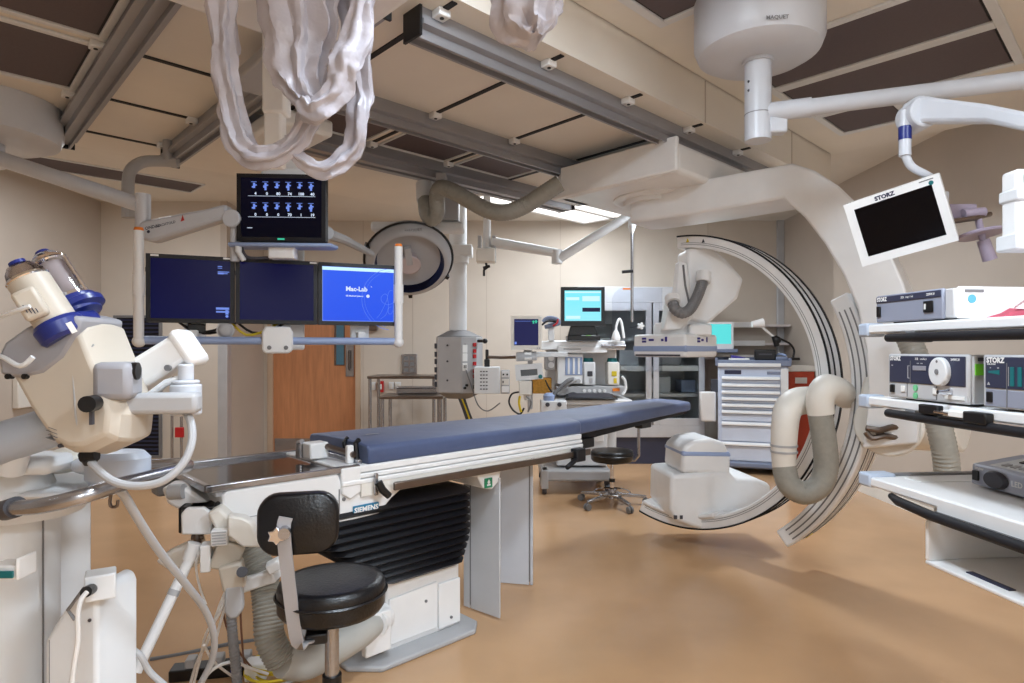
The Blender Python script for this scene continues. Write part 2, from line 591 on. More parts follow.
# bright fluorescent fixture near the back wall
t = thing('ceiling_light', 'bright white fluorescent fixture in the ceiling near the back wall', 'light fixture', G(5.5, 5.0, ZC))
part(t, 'diffuser', MB(GM).bx(4.5, 6.45, 4.45, 4.86, ZC - .03, ZC - .01).bx(4.5, 6.45, 4.93, 5.34, ZC - .03, ZC - .01), S_LIGHT)
m = MB(GM).bx(4.45, 6.5, 4.40, 4.45, ZC - .05, ZC).bx(4.45, 6.5, 4.86, 4.93, ZC - .05, ZC).bx(4.45, 6.5, 5.34, 5.39, ZC - .05, ZC).bx(4.45, 4.5, 4.45, 5.34, ZC - .05, ZC).bx(6.45, 6.5, 4.45, 5.34, ZC - .05, ZC)
part(t, 'frame', m, M_WHITE)


def rail(label, along, c, a, b, clamps, cap=True, wd=.095, side=1):
    """ceiling rail along u or v at the other coordinate c, from a to b"""
    F = GM if along == 'u' else GM @ Matrix(((0, 1, 0, 0), (1, 0, 0, 0), (0, 0, 1, 0), (0, 0, 0, 1)))
    base = (F @ Vector(((a + b) / 2, c, ZS)))
    t = thing('ceiling_rail', label, 'rail', base, 'grey ceiling rails')
    prof = [(-wd / 2, ZS), (-wd / 2, ZS - .05), (-wd / 2 - .02, ZS - .055), (-wd / 2 - .02, ZS - .075), (-wd / 2 + .012, ZS - .08), (-wd / 2 + .012, ZS - .12),
            (-.022, ZS - .12), (-.022, ZS - .095), (.022, ZS - .095), (.022, ZS - .12), (wd / 2 - .012, ZS - .12), (wd / 2 - .012, ZS - .08), (wd / 2 + .02, ZS - .075), (wd / 2 + .02, ZS - .055), (wd / 2, ZS - .05), (wd / 2, ZS)]
    m = MB(F)
    m.rings([[(x, c + p[0], p[1]) for p in prof] for x in (a, b)])
    part(t, 'profile', m, M_ALU, ang=25)
    if cap:
        for x in (a - .012, b):
            part(t, 'end_cap', MB(F).bx(x, x + .012, c - wd / 2 - .01, c + wd / 2 + .01, ZS - .118, ZS), M_BLACK)
    for k in clamps:
        s = c + side * (wd / 2 + .03)
        q = part(t, 'rail_clamp', MB(F).bx(k - .028, k + .028, s - .024, s + .03, ZS - .032, ZS), M_WHITE, .005)
        part(q, 'bolt', MB(F).cyl((k, s, ZS - .035), (k, s, ZS - .028), .009, n=10), M_BLACK)


rail('grey ceiling rail running from upper left past the two dark corner diffusers', 'v', .635, .9, 4.62, (2.5, 3.22, 3.94), side=-1)
rail('grey ceiling rail that carries the monitor mast, with the curved pipe at its end', 'v', 1.22, 2.0, 4.6, (2.5, 3.22, 3.9, 4.5), side=-1)
rail('longest grey ceiling rail, running from top centre above the white carriage', 'u', 2.05, 1.42, 5.6, (1.5, 2.125, 2.75, 3.375, 4.0, 4.625, 5.25), side=-1)
rail('grey ceiling rail ending in the left end of the white carriage', 'u', 2.93, 1.4, 4.4, (1.5, 2.125, 2.75), side=-1)
rail('grey ceiling rail above the surgical lamp', 'u', 3.65, 1.3, 4.15, (2.125, 2.75), wd=.17, side=-1)

# switches and plates on the back wall
def plate(label, px0, px1, py0, py1, m_, cat='wall plate', th=.02, det=None):
    a, b = P(px0, py1, YB), P(px1, py0, YB)
    t = thing('wall_plate', label, cat, ((a.x + b.x) / 2, YB, a.z))
    part(t, 'plate', MB().bx(a.x, b.x, YB - th, YB, a.z, b.z), m_, .004)
    if det:
        det(t, a, b)
    return t


plate('small white wall switch left of the red alarm box', 371, 376, 382, 390, M_WHITEM, 'switch', det=lambda t, a, b: part(t, 'button', MB().bx(a.x + .02, b.x - .02, YB - .03, YB - .018, a.z + .03, b.z - .03), M_CREAM))
plate('red alarm box on the back wall right of the door', 378, 384, 381, 392, M_RED, 'alarm', .05, det=lambda t, a, b: part(t, 'button', MB().bx(a.x + .02, b.x - .02, YB - .06, YB - .045, a.z + .04, b.z - .04), M_PAPER))
plate('white wall switch right of the red alarm box', 389, 394, 382, 389, M_WHITEM, 'switch', det=lambda t, a, b: part(t, 'button', MB().bx(a.x + .02, b.x - .02, YB - .03, YB - .018, a.z + .02, b.z - .02), M_CREAM))
plate('white double switch beside the grey steel plate', 395, 401, 382, 389, M_WHITEM, 'switch', det=lambda t, a, b: [part(t, 'button', MB().bx(x, x + .02, YB - .03, YB - .018, a.z + .02, b.z - .02), M_CREAM) for x in (a.x + .015, a.x + .045)])
def steelplate(t, a, b):
    for k in range(3):
        for j in range(2):
            part(t, 'outlet', MB().bx(a.x + .03 + .08 * j, a.x + .09 + .08 * j, YB - .026, YB - .018, a.z + .03 + .08 * k, a.z + .08 + .08 * k), M_MGREY)
plate('grey steel plate with outlets on the back wall', 402, 417, 354, 374, M_STEEL, 'wall plate', .025, det=steelplate)
a, b = P(362, 0, YB), P(378, 0, YB)
t = thing('glove_dispenser', 'dark steel dispenser on the wall below the bright blue screen', 'dispenser', (a.x + .1, YB, 1.66))
part(t, 'body', MB().bx(a.x, b.x, YB - .1, YB, 1.66, 1.86), M_DSTEEL, .01)
part(t, 'slot', MB().bx(a.x + .03, b.x - .03, YB - .105, YB - .095, 1.72, 1.78), M_GAP)
q = Vector((XL, 6.2, 1.1))
t = thing('wall_box', 'cream wall box on the left wall behind the injector head', 'wall box', q)
part(t, 'body', MB().bx(XL, XL + .06, 6.0, 6.45, .83, 1.3), M_CREAM, .01)
part(t, 'lid_line', MB().bx(XL + .058, XL + .063, 6.02, 6.43, 1.18, 1.19), M_GREY)
# dark wall louvre on the left back wall
a, b = P(117, 455, YBL), P(160, 318, YBL)
t = thing('wall_louvre', 'tall dark louvred grille on the left back wall', 'grille', ((a.x + b.x) / 2, YBL, a.z))
m = MB().bx(a.x - .03, a.x, YBL - .03, YBL, a.z - .03, b.z + .03).bx(b.x, b.x + .03, YBL - .03, YBL, a.z - .03, b.z + .03).bx(a.x, b.x, YBL - .03, YBL, b.z, b.z + .03).bx(a.x, b.x, YBL - .03, YBL, a.z - .03, a.z)
part(t, 'frame', m, M_MGREY, .003)
part(t, 'backing', MB().bx(a.x, b.x, YBL - .006, YBL, a.z, b.z), M_GAP)
m = MB()
n = 34
for k in range(n):
    z = a.z + (b.z - a.z) * (k + .5) / n
    m.hexa([(a.x, YBL - .026, z - .012), (b.x, YBL - .026, z - .012), (b.x, YBL - .008, z + .008), (a.x, YBL - .008, z + .008),
            (a.x, YBL - .026, z - .006), (b.x, YBL - .026, z - .006), (b.x, YBL - .008, z + .014), (a.x, YBL - .008, z + .014)])
sl = part(t, 'slats', m, mat('navy slat', (36, 38, 62), .5, var=.05))
sl['kind'] = 'stuff'
# ------------------------------------------------------------------ examination table (local axes: u along, v across, z up)
V0, V1 = 2.36, 2.98
t = thing('operating_table', 'long operating table with navy mattress, white body and black bellows pedestal', 'operating table', G(1.85, 2.66, 0))
EXT_U = 2.82
part(t, 'floor_plate', MB(GM).prism([(1.45, 2.33), (1.98, 2.33), (2.05, 2.40), (2.05, 2.92), (1.98, 3.0), (1.42, 3.0), (1.34, 2.92), (1.34, 2.44)], 0, .025), M_GREY, .008)
ped = part(t, 'pedestal', MB(GM).bx(1.54, 1.965, 2.44, 2.9, .02, .40), M_WHITE, .012)
part(ped, 'access_panel', MB(GM).prism([(1.52, .04), (1.93, .04), (1.93, .33), (1.86, .345), (1.52, .30)], 0, .008) if False else MB(GM).hexa([(1.55, 2.428, .05), (1.82, 2.428, .05), (1.82, 2.442, .05), (1.55, 2.442, .05), (1.55, 2.428, .26), (1.82, 2.428, .275), (1.82, 2.442, .275), (1.55, 2.442, .26)]), M_WHITE, .004)
part(ped, 'side_panel', MB(GM).bx(1.828, 1.96, 2.425, 2.442, .04, .26), M_WHITE, .004)
part(ped, 'screw', MB(GM).cyl((1.75, 2.422, .2), (1.75, 2.43, .2), .007, n=8).cyl((1.9, 2.418, .08), (1.9, 2.43, .08), .007, n=8), M_MGREY)
# bellows: ribbed black skirt, longer towards the foot end at the top
m = MB(GM)
N = 11
rg = []
for i in range(2 * N + 1):
    f = i / (2 * N)
    z = .34 + f * (.72 - .34)
    o = .022 if i % 2 else 0
    ua = 1.50 - .46 * max(0, f - .05) ** .9
    ub = 1.955 + .03 * min(1, f * 3)
    va, vb = 2.40 - .03 * min(1, f * 2), 2.92
    c = .05
    ua -= o; ub += o; va -= o; vb += o
    dz = -.14 * 0
    rg.append([(ua + c, va, z), (ub - c, va, z), (ub, va + c, z), (ub, vb - c, z), (ub - c, vb, z), (ua + c, vb, z), (ua, vb - c, z), (ua, va + c, z)])
m.rings(rg)
part(t, 'bellows', m, M_BELLOW, ang=60)
# white body under the top: side profile as in the photograph
prof = [(.80, .87), (.80, .735), (.86, .69), (1.34, .675), (1.46, .685), (1.52, .74), (1.60, .79), (1.72, .795), (2.02, .765), (2.06, .70), (2.12, .685), (2.17, .72), (2.19, .80), (2.19, .825), (1.28, .825), (1.26, .885), (.82, .885)]
def vprism(mb, poly, v0, v1):
    """polygon in (u, z) extruded along v"""
    a = [mb._v((p[0], v0, p[1])) for p in poly]
    b = [mb._v((p[0], v1, p[1])) for p in poly]
    n = len(poly)
    mb.bm.faces.new(a)
    mb.bm.faces.new(b[::-1])
    for i in range(n):
        j = (i + 1) % n
        mb.bm.faces.new((a[j], a[i], b[i], b[j]))
    return mb
body = part(t, 'body', vprism(MB(GM), prof, V0 + .005, V1 - .06), M_WHITE, .008, ang=30)
part(body, 'body_seam', MB(GM).bx(1.262, 1.266, V0 + .002, V0 + .008, .70, .82), M_MGREY)
part(body, 'body_seam', MB(GM).bx(.80, 1.262, V0 + .002, V0 + .008, .772, .775), M_GREY)
part(body, 'screw', MB(GM).cyl((1.285, V0 + .001, .775), (1.285, V0 + .008, .775), .008, n=10).cyl((.88, V0 + .001, .74), (.88, V0 + .008, .74), .006, n=8), M_MGREY)
FB = FF(G(1.388, V0, .718), UD)
s = part(body, 'maker_sign', MB(FB).bx(-.062, .062, -.02, .02, -.004, .003), M_CYANL, .002)
part(s, 'lettering', MB(FB).text('SIEMENS', 0, 0, .031, .0036, bold=.0012), M_PAPER)
FB2 = FF(G(2.09, V0, .725), UD)
s = part(body, 'green_label', MB(FB2).bx(-.024, .024, -.024, .024, -.004, .003), M_GREEN)
part(s, 'mark', MB(FB2).bx(-.004, .004, -.004, .016, .003, .004).bx(-.012, .012, -.014, -.006, .003, .004).cyl((0, .004, .003), (0, .004, .004), .009, n=12), M_PAPER)
# slab top with ridged white edge
top = part(t, 'tabletop', MB(GM).bx(1.28, EXT_U, V0 + .015, V1, .83, .905), M_WHITE, .006)
for z0, z1, o in ((.875, .905, 0), (.852, .872, .006), (.828, .849, .012)):
    part(top, 'edge_ridge', MB(GM).bx(1.27, EXT_U + .005, V0 - o, V0 + .02, z0, z1), M_WHITE, .005)
part(top, 'end_cap', vprism(MB(GM), [(1.27, .905), (1.27, .80), (1.31, .77), (1.36, .795), (1.36, .905)], V0 - .008, V0 + .03), M_WHITE, .006)
# brown accessory rail below the edge
r_ = part(t, 'accessory_rail', MB(GM).bx(1.50, EXT_U + .03, V0 - .05, V0 - .035, .785, .82), M_DSTEEL, .004)
part(r_, 'rail_backing', MB(GM).bx(1.36, EXT_U, V0 - .01, V0 + .02, .775, .83), M_CREAM)
for u in (1.54, 1.95, 2.4, 2.78):
    part(r_, 'standoff', MB(GM).bx(u - .015, u + .015, V0 - .04, V0, .785, .815), M_DSTEEL)
part(r_, 'rail_clamp', MB(GM).bx(2.70, 2.78, V0 - .07, V0 - .02, .76, .835).cyl((2.70, V0 - .06, .775), (2.60, V0 - .08, .745), .014), M_RUBBER, .006)
q = part(t, 'release_lever', MB(GM).bx(1.412, 1.428, V0 - .035, V0 - .02, .775, .87), M_STEEL, .003)
part(q, 'lever_grip', MB(GM).tube([(1.42, V0 - .045, .835), (1.435, V0 - .055, .80), (1.465, V0 - .06, .77)], [.018, .017, .015], 10), M_BLACK)
# mattress in two sections
def mattress(u0, u1, va0, vb0, va1, vb1, z0a, z1a, z0b, z1b, nu=14, nv=6, name='mattress', bulge=.008):
    m = MB(GM)
    rg = []
    for i in range(nu + 1):
        f = i / nu
        u = u0 + (u1 - u0) * f
        va, vb = va0 + (va1 - va0) * f, vb0 + (vb1 - vb0) * f
        za, zb = z0a + (z0b - z0a) * f, z1a + (z1b - z1a) * f
        ring = [(u, vb, za), (u, va, za), (u, va - .004, za + .3 * (zb - za)), (u, va - .004, za + .75 * (zb - za)), (u, va + .012, zb - .004)]
        for k in range(1, nv):
            g = k / nv
            wob = noise.noise(Vector((u * 3, g * 4, 2.3))) * .006
            ring.append((u, va + .012 + (vb - va - .024) * g, zb + bulge * math.sin(PI * g) + wob))
        ring += [(u, vb - .012, zb - .004), (u, vb + .004, za + .75 * (zb - za))]
        rg.append(ring)
    m.rings(rg)
    return part(t, name, m, M_MATT, .008, ang=50)
mt = mattress(1.40, EXT_U + .01, V0 + .005, V1 - .06, V0 + .012, V1 - .09, .905, .99, .905, .985)
part(mt, 'strap', MB(GM).tube([(1.392, V0 + .08, .90), (1.388, V0 + .09, .99), (1.41, V0 + .10, 1.0)], .012, 8), M_BLACK)
part(mt, 'strap', MB(GM).tube([(1.392, V0 + .18, .90), (1.388, V0 + .19, .985), (1.41, V0 + .2, .999)], .010, 8), M_BLACK)
part(mt, 'cover_label', MB(GM).quad((1.52, V0 + .22, 1.002), (1.59, V0 + .22, 1.002), (1.59, V0 + .235, 1.002), (1.52, V0 + .235, 1.002)), M_GREY)
ex = part(t, 'head_board', vprism(MB(GM), [(EXT_U - .05, .89), (EXT_U - .05, .83), (EXT_U + .25, .85), (4.17, .925), (4.17, .94)], 2.46, 2.82), M_RUBBER, .004)
mattress(EXT_U - .02, 4.22, V0 + .03, V1 - .09, 2.46, 2.84, .895, .985, .942, 1.012, name='head_mattress', bulge=.004)
part(ex, 'bracket', MB(GM).bx(EXT_U + .03, EXT_U + .2, V0 + .06, V0 + .1, .80, .86), M_BLACK, .006)
part(ex, 'bracket', MB(GM).bx(3.64, 3.76, 2.5, 2.56, .85, .89), M_BLACK, .006)
# foot-end tray of dark mirror steel in a frame
F = []
tray = part(t, 'foot_tray', MB(GM).bx(.76, 1.37, V0 + .02, V1 - .05, .885, .895), M_GLASSD)
for a_, b_, c_, e_ in ((.74, 1.36, V0 + .0, V0 + .022), (.74, 1.36, V1 - .06, V1 - .03), (.74, .765, V0, V1 - .03)):
    part(tray, 'tray_rim', MB(GM).bx(a_, b_, c_, e_, .885, .912), M_STEEL, .004)
part(tray, 'under_plate', MB(GM).bx(.78, 1.3, V0 + .02, V1 - .1, .862, .884), M_GREY, .004)
part(t, 'cross_bar', MB(GM).bx(1.372, 1.394, V0 + .04, V1 - .02, .90, .925), M_STEEL, .003)
part(t, 'end_bracket', MB(GM).bx(.70, .80, V1 - .16, V1 - .06, .80, .86), M_MGREY, .01)

# white clamp block with strap lever, standing on the head of the tray
b0 = G(1.30, 2.62, .895)
tt = thing('table_clamp', 'small white clamp block with metal strap at the foot of the mattress', 'clamp', b0)
part(tt, 'block', MB(GM).bx(1.25, 1.34, 2.60, 2.68, .912, .985), M_WHITE, .008)
part(tt, 'post', MB(GM).bx(1.34, 1.37, 2.43, 2.455, .906, .985), M_WHITE, .005)
part(tt, 'strap_bar', MB(GM).tube([(1.33, 2.61, .965), (1.35, 2.53, .955), (1.365, 2.42, .945)], .014, 8), M_DSTEEL)
part(tt, 'knob', MB(GM).cyl((1.25, 2.70, .912), (1.25, 2.70, .975), .02).cyl((1.25, 2.72, .975), (1.25, 2.68, .985), .012), M_STEEL)

# lead shield curtains hanging below the table edge
def curtain(label, pl, pr, ztop, zbot, fold=None, mm=None):
    a, b_ = Vector(pl), Vector(pr)
    t = thing('shield_curtain', label, 'shield', (a + b_) / 2 * 1.0 + Vector((0, 0, zbot)))
    dr = (b_ - a).normalized()
    F = FF((a.x, a.y, 0), dr)
    L = (b_ - a).length
    fx = fold or L * .9
    part(t, 'panel', MB(F).bx(0, fx - .003, zbot, ztop, -.006, .004), mm or M_GREY, .003)
    part(t, 'panel', MB(F).bx(fx + .003, L, zbot, ztop, -.006, .004), mm or M_GREY, .003)
    part(t, 'hinge', MB(F).cyl((fx, zbot + .02, 0), (fx, ztop, 0), .006, n=8), M_MGREY)
    part(t, 'hanger', MB(F).bx(.02, L - .02, ztop - .01, ztop + .05, -.012, .008), M_DGREY, .004)
    return t
a, b = P(464, 609, 3.36), P(500, 620, 3.2)
curtain('grey hanging shield panel nearest the pedestal, under the table edge', (a.x, a.y, 0), (b.x, b.y, 0), .74, .015, .05, mat('pale grey shield', (196, 197, 200), .5, var=.03))
a, b = P(500, 583, 3.68), P(533, 583, 3.64)
curtain('pale grey hanging shield panel further from the pedestal, under the table', (a.x, a.y, 0), (b.x, b.y, 0), .775, .02, None, mat('blue grey shield', (200, 204, 212), .5, var=.03))

# ------------------------------------------------------------------ stools
def stool(label, c, zseat, r, th, colr, back=None, legs=5, rot=0, lr=.27, post=.025):
    c = Vector(c)
    t = thing('stool', label, 'stool', c)
    part(t, 'seat', MB(T(c.x, c.y, 0)).lathe([(r * .55, zseat - th), (r * .93, zseat - th), (r * .99, zseat - th * .85), (r, zseat - th * .3), (r * .985, zseat - th * .16), (r * .95, zseat - th * .05), (r * .8, zseat - .002), (r * .3, zseat), (.01, zseat)], 40), M_VINYL, ang=60)
    pst = part(t, 'seat_piping', MB(T(c.x, c.y, zseat - th * .42)).rings([[((r + .003 + .005 * math.cos(a)) * math.cos(b), (r + .003 + .005 * math.cos(a)) * math.sin(b), .005 * math.sin(a)) for a in (0, PI / 2, PI, 3 * PI / 2)] for b in [2 * PI * k / 40 for k in range(40)]], closed=True), M_VINYL)
    part(t, 'seat_plate', MB().cyl((c.x, c.y, zseat - th - .02), (c.x, c.y, zseat - th + .005), r * .45), M_BLACK)
    cl = part(t, 'column', MB().cyl((c.x, c.y, .10), (c.x, c.y, zseat - th - .01), post), M_STEEL if colr else M_CHROME)
    part(cl, 'collar', MB().cyl((c.x, c.y, zseat * .42), (c.x, c.y, zseat * .42 + .03), post * 1.35), M_BLACK)
    part(t, 'hub', MB().cyl((c.x, c.y, .07), (c.x, c.y, .14), .045, .035), M_STEEL)
    for k in range(legs):
        a = R(rot + 360 / legs * k)
        e = c + Vector((math.cos(a) * lr, math.sin(a) * lr, 0))
        sd = Vector((-math.sin(a), math.cos(a), 0))
        lg = part(t, 'leg', MB().hexa([c + sd * .024 + Vector((0, 0, .085)), c - sd * .024 + Vector((0, 0, .085)), e - sd * .016 + Vector((0, 0, .062)), e + sd * .016 + Vector((0, 0, .062)),
                                       c + sd * .022 + Vector((0, 0, .12)), c - sd * .022 + Vector((0, 0, .12)), e - sd * .014 + Vector((0, 0, .085)), e + sd * .014 + Vector((0, 0, .085))]), M_STEEL, .005)
        part(lg, 'caster', MB().cyl(e + sd * .006 + Vector((0, 0, .03)), e + sd * .022 + Vector((0, 0, .03)), .03, n=16).cyl(e - sd * .022 + Vector((0, 0, .03)), e - sd * .006 + Vector((0, 0, .03)), .03, n=16)
             .cyl(e + Vector((0, 0, .03)), e + Vector((0, 0, .07)), .008, n=8), M_MGREY)
    return t


sc = P(332, 592, 2.12)
st = stool('black vinyl stool with padded backrest, in front of the table pedestal', (sc.x, sc.y, 0), .622, .18, .105, True, rot=20, lr=.26, post=.024)
# backrest: pad facing away from the camera, carried by a bent steel bar
bx_, by_ = P(298, 524, 1.97).x, 1.97
bd = Vector((.80, -.60, 0)).normalized()           # along the pad
FBk = FF((bx_, by_, 0), (.97, .24, 0))
pad = []
cz = CH - (525 - HY) * 1.97 / FPX
m = MB(FBk)
def rrect(w, h, r, n=6, bow=0):
    pts = []
    for cx, cy, a0 in ((w - r, h - r, 0), (-w + r, h - r, 90), (-w + r, -h + r, 180), (w - r, -h + r, 270)):
        for k in range(n + 1):
            a = R(a0 + 90 * k / n)
            pts.append((cx + r * math.cos(a), cy + r * math.sin(a)))
    return pts
rr = []
for sc_, z in ((.90, .006), (.97, .0), (1.0, -.012), (1.0, -.04), (.95, -.055), (.8, -.062)):
    rr.append([(p[0] * sc_, cz + p[1] * sc_, z - .12 * (p[0] * sc_) ** 2 * 3) for p in rrect(.125, .098, .065)])
m.rings(rr)
bk = part(st, 'backrest', m, M_VINYL, ang=60)
m = MB(FBk)
bar = [(-.035, cz + .03, .012), (-.04, cz - .04, .014), (-.005, .50, .016), (.02, .475, .012), (.04, .47, -.025), (.075, .476, -.07)]
def flatbar(mb, pts, w, th):
    pts = smooth_path(pts, 5)
    rg = []
    for i, p in enumerate(pts):
        t_ = (pts[min(i + 1, len(pts) - 1)] - pts[max(i - 1, 0)]).normalized()
        fq = i / (len(pts) - 1)
        x = Vector((1 - .2 * fq, .0, .05 + .55 * fq))
        x = (x - t_ * x.dot(t_)).normalized()
        n_ = t_.cross(x)
        rg.append([p + x * w + n_ * th, p - x * w + n_ * th, p - x * w - n_ * th, p + x * w - n_ * th])
    return mb.rings(rg)
bb = part(st, 'back_bar', flatbar(m, bar, .021, .003), M_SATIN, ang=40)
k = part(bb, 'knob', MB(FBk).cyl((-.037, cz - .012, .012), (-.037, cz - .012, .05), .018), M_STEEL)
part(bb, 'star_knob', MB(FBk).prism([((.03 if i % 2 else .02) * math.cos(2 * PI * i / 12) - .06, (.03 if i % 2 else .02) * math.sin(2 * PI * i / 12) + cz - .02) for i in range(12)], .02, .04), M_CHROME, .003)
part(bb, 'bar_clamp', MB(FBk).bx(.02, .09, .455, .49, -.06, .0), M_BLACK, .006)

fc = P(612, 505, 5.6)
fs = stool('black round stool with chrome star base, beyond the far end of the table', (fc.x, fc.y, 0), .50, .19, .10, False, rot=-70, lr=.31, post=.02)
part(fs, 'back_bar', MB().tube([(fc.x + .05, fc.y, .41), (fc.x + .2, fc.y - .03, .41), (fc.x + .235, fc.y - .03, .45), (fc.x + .235, fc.y - .03, .74)], .014, 8), M_STEEL)
part(fs, 'foot_ring', MB(T(fc.x, fc.y, .12)).rings([[((.16 + .007 * math.cos(a)) * math.cos(b), (.16 + .007 * math.cos(a)) * math.sin(b), .007 * math.sin(a)) for a in (0, PI / 2, PI, 3 * PI / 2)] for b in [2 * PI * k / 32 for k in range(32)]], closed=True), M_CHROME)
# ------------------------------------------------------------------ ceiling mounted C-arm
C0 = Vector((1.25, 4.5, 1.175))
E1 = Vector((.69, -.724, 0)).normalized()
AXN = Vector((E1.y, -E1.x, 0))               # (-.72,-.69): towards the camera side
AXN = -AXN if AXN.y > 0 else AXN
t = thing('c_arm', 'large white ceiling-hung C-arm x-ray machine with curved arm beside the table end', 'x-ray machine', G(3.75, 2.4, 2.64))
# carriage under the rails
cg = part(t, 'carriage', MB(GM).prism([(3.22, 1.96), (4.2, 1.96), (4.35, 2.2), (4.35, 2.6), (4.2, 2.92), (3.22, 2.92)], 2.45, 2.63), M_WHITE, .03, seg=3)
part(cg, 'front_cover', MB(GM).bx(3.19, 3.225, 1.95, 2.86, 2.45, 2.655), M_WHITE, .012)
part(cg, 'end_hook', MB(GM).bx(3.2, 3.5, 2.84, 2.96, 2.45, 2.59), M_WHITE, .012)
part(cg, 'pivot_ring', MB(T(*G(3.72, 2.43, 0))).lathe([(.30, 2.455), (.30, 2.44), (.28, 2.43), (.25, 2.43)], 40), M_WHITE)
# J-shaped arm: horizontal beam that curves down on the right (plane through the pivot)
J0 = Vector((1.0, 4.31, 0))
JD = Vector((.78, -.626, 0)).normalized()
JN = JD.cross(ZUP)                             # horizontal, across the beam
def jpt(s, z, o=0):
    return J0 + JD * s + Vector((0, 0, z)) + JN * o
def jpx(px, py):
    k = (px - 512) / FPX
    s_ = (J0.y * k - J0.x) / (JD.x - JD.y * k)
    return s_, CH - (py - HY) / FPX * (J0.y + JD.y * s_)
outer = [(640, 199), (651, 197), (720, 184), (800, 170), (822, 177), (845, 192), (868, 214), (890, 246), (908, 286), (920, 330), (925, 380), (922, 440)]
inner = [(640, 227), (651, 226), (720, 216), (792, 204), (812, 222), (832, 248), (850, 278), (864, 312), (872, 350), (874, 390), (872, 415), (868, 445)]
m = MB()
rg = []
for i, (a_, b_) in enumerate(zip(outer, inner)):
    (s0, z0_), (s1, z1_) = jpx(*a_), jpx(*b_)
    wd = .15 if i == 0 else .18
    rg.append([jpt(s0, z0_, -wd), jpt(s1, z1_, -wd), jpt(s1, z1_, wd), jpt(s0, z0_, wd)])
m.rings(rg)
J = part(t, 'support_arm', m, M_WHITE, .015, ang=28, seg=3)
part(J, 'pivot_drum', MB().cyl(jpt(0, 2.50), jpt(0, 2.40), .22, n=40), M_WHITE)
part(J, 'arm_grip', MB().sph(jpt(1.30, 1.95, -.185), (.035, .035, .02)), M_GREY)
# hub between support arm and carrier
hubc = C0 + E1 * 1.25
hub = part(t, 'hub', MB().cyl(hubc + E1 * -.02 + Vector((0, 0, -.1)), hubc + E1 * .42 + Vector((0, 0, -.1)), .24, .22, n=36), M_CREAM, .02)
part(hub, 'hub_disc', MB().cyl(hubc + AXN * .20 + E1 * .12 + Vector((0, 0, -.18)), hubc + AXN * .24 + E1 * .12 + Vector((0, 0, -.18)), .17, n=36), M_CREAM, .01)
# curved carrier with end caps, grooves and warning marks
car = part(t, 'carrier', MB().arc(C0, E1, ZUP, AXN, 1.165, 1.275, -.16, .16, -51, 26, 36), M_WHITE, .012, ang=30)
for o in (-.075, -.03, .03, .075):
    part(car, 'carrier_groove', MB().arc(C0, E1, ZUP, AXN, 1.273, 1.278, o - .005, o + .005, -47, 18, 36), M_DGREY if abs(o) > .05 else M_GREY)
for rr_ in (1.19, 1.22, 1.25):
    part(car, 'side_groove', MB().arc(C0, E1, ZUP, AXN, rr_ - .004, rr_ + .004, .158, .162, -48, 22, 36), M_MGREY)
for a_ in (14, -47):
    pz = C0 + (E1 * math.cos(R(a_)) + ZUP * math.sin(R(a_))) * 1.279
    rd = (E1 * math.cos(R(a_)) + ZUP * math.sin(R(a_)))
    Fm = AX(pz, rd, AXN)
    part(car, 'warning_mark', MB(Fm).prism([(-.025, -.02), (.025, -.02), (0, .025)], -.003, .002), M_YELL)
# the C itself
ring = part(t, 'c_ring', MB().arc(C0, E1, ZUP, AXN, .95, 1.035, -.10, .10, -108, 90, 80), M_WHITE, .008, ang=30)
for o, hw in ((-.088, .012), (.02, .006)):
    part(ring, 'track_strip', MB().arc(C0, E1, ZUP, AXN, 1.033, 1.041, o - hw, o + hw, -108, 90, 80), M_RUBBER)
part(ring, 'track_strip', MB().arc(C0, E1, ZUP, AXN, 1.029, 1.04, .094, .103, -108, 90, 80), M_RUBBER)
for rr_ in (.972, .984):
    part(ring, 'side_groove', MB().arc(C0, E1, ZUP, AXN, rr_ - .0015, rr_ + .0015, .099, .1015, -106, 88, 80), M_MGREY)
for a_, c_ in ((85, M_YELL), (78, M_DGREY)):
    rd = (E1 * math.cos(R(a_)) + ZUP * math.sin(R(a_)))
    part(ring, 'ring_mark', MB(AX(C0 + rd * 1.0 + AXN * .1, AXN, E1)).prism([(-.012, -.012), (.012, -.012), (0, .014)], -.002, .003), c_)
# flat panel detector on its column, hung in the upper end of the C
def pxpoly(pts, dd, o):
    return [((px - 512) / FPX * dd - o.x, CH - (py - HY) / FPX * dd) for px, py in pts]
DT = FF((C0.x, C0.y, 0), (1, 0, 0))
hd = part(t, 'detector_housing', MB(DT).prism(pxpoly([(681, 252), (702, 247), (720, 262), (737, 281), (731, 300), (702, 325), (683, 322)], 4.5, C0), -.12, .14), M_WHITE, .025, seg=3)
part(hd, 'housing_plate', MB(DT).prism(pxpoly([(675, 263), (683, 265), (690, 318), (677, 330), (660, 331), (663, 318), (671, 300)], 4.4, C0), .10, .20), M_WHITE, .012)
part(hd, 'plate_edge', MB(DT).tube([(p[0], p[1], .205) for p in pxpoly([(683, 265), (685, 285), (690, 308)], 4.3, C0)], .008, 6), M_MGREY)
part(t, 'detector_column', MB(DT).prism(pxpoly([(668, 300), (705, 300), (702, 335), (662, 335)], 4.5, C0), -.12, .12), M_WHITE, .02)
cz = C0.x - .07
cu = part(t, 'detector_collar', MB(T(cz, C0.y, 1.505)).lathe([(.135, -.02), (.15, .0), (.15, .07), (.135, .09), (.1, .095)], 32), M_WHITE, ang=40)
part(cu, 'collar_box', MB(DT).bx(-.02, .14, 1.50, 1.58, .08, .2), M_WHITE, .015)
DF = FF((C0.x - .065, C0.y, 1.425), UD)
dp = part(t, 'flat_detector', MB(DF).bx(-.215, .215, -.075, .085, -.215, .215), M_WHITE, .02, seg=3)
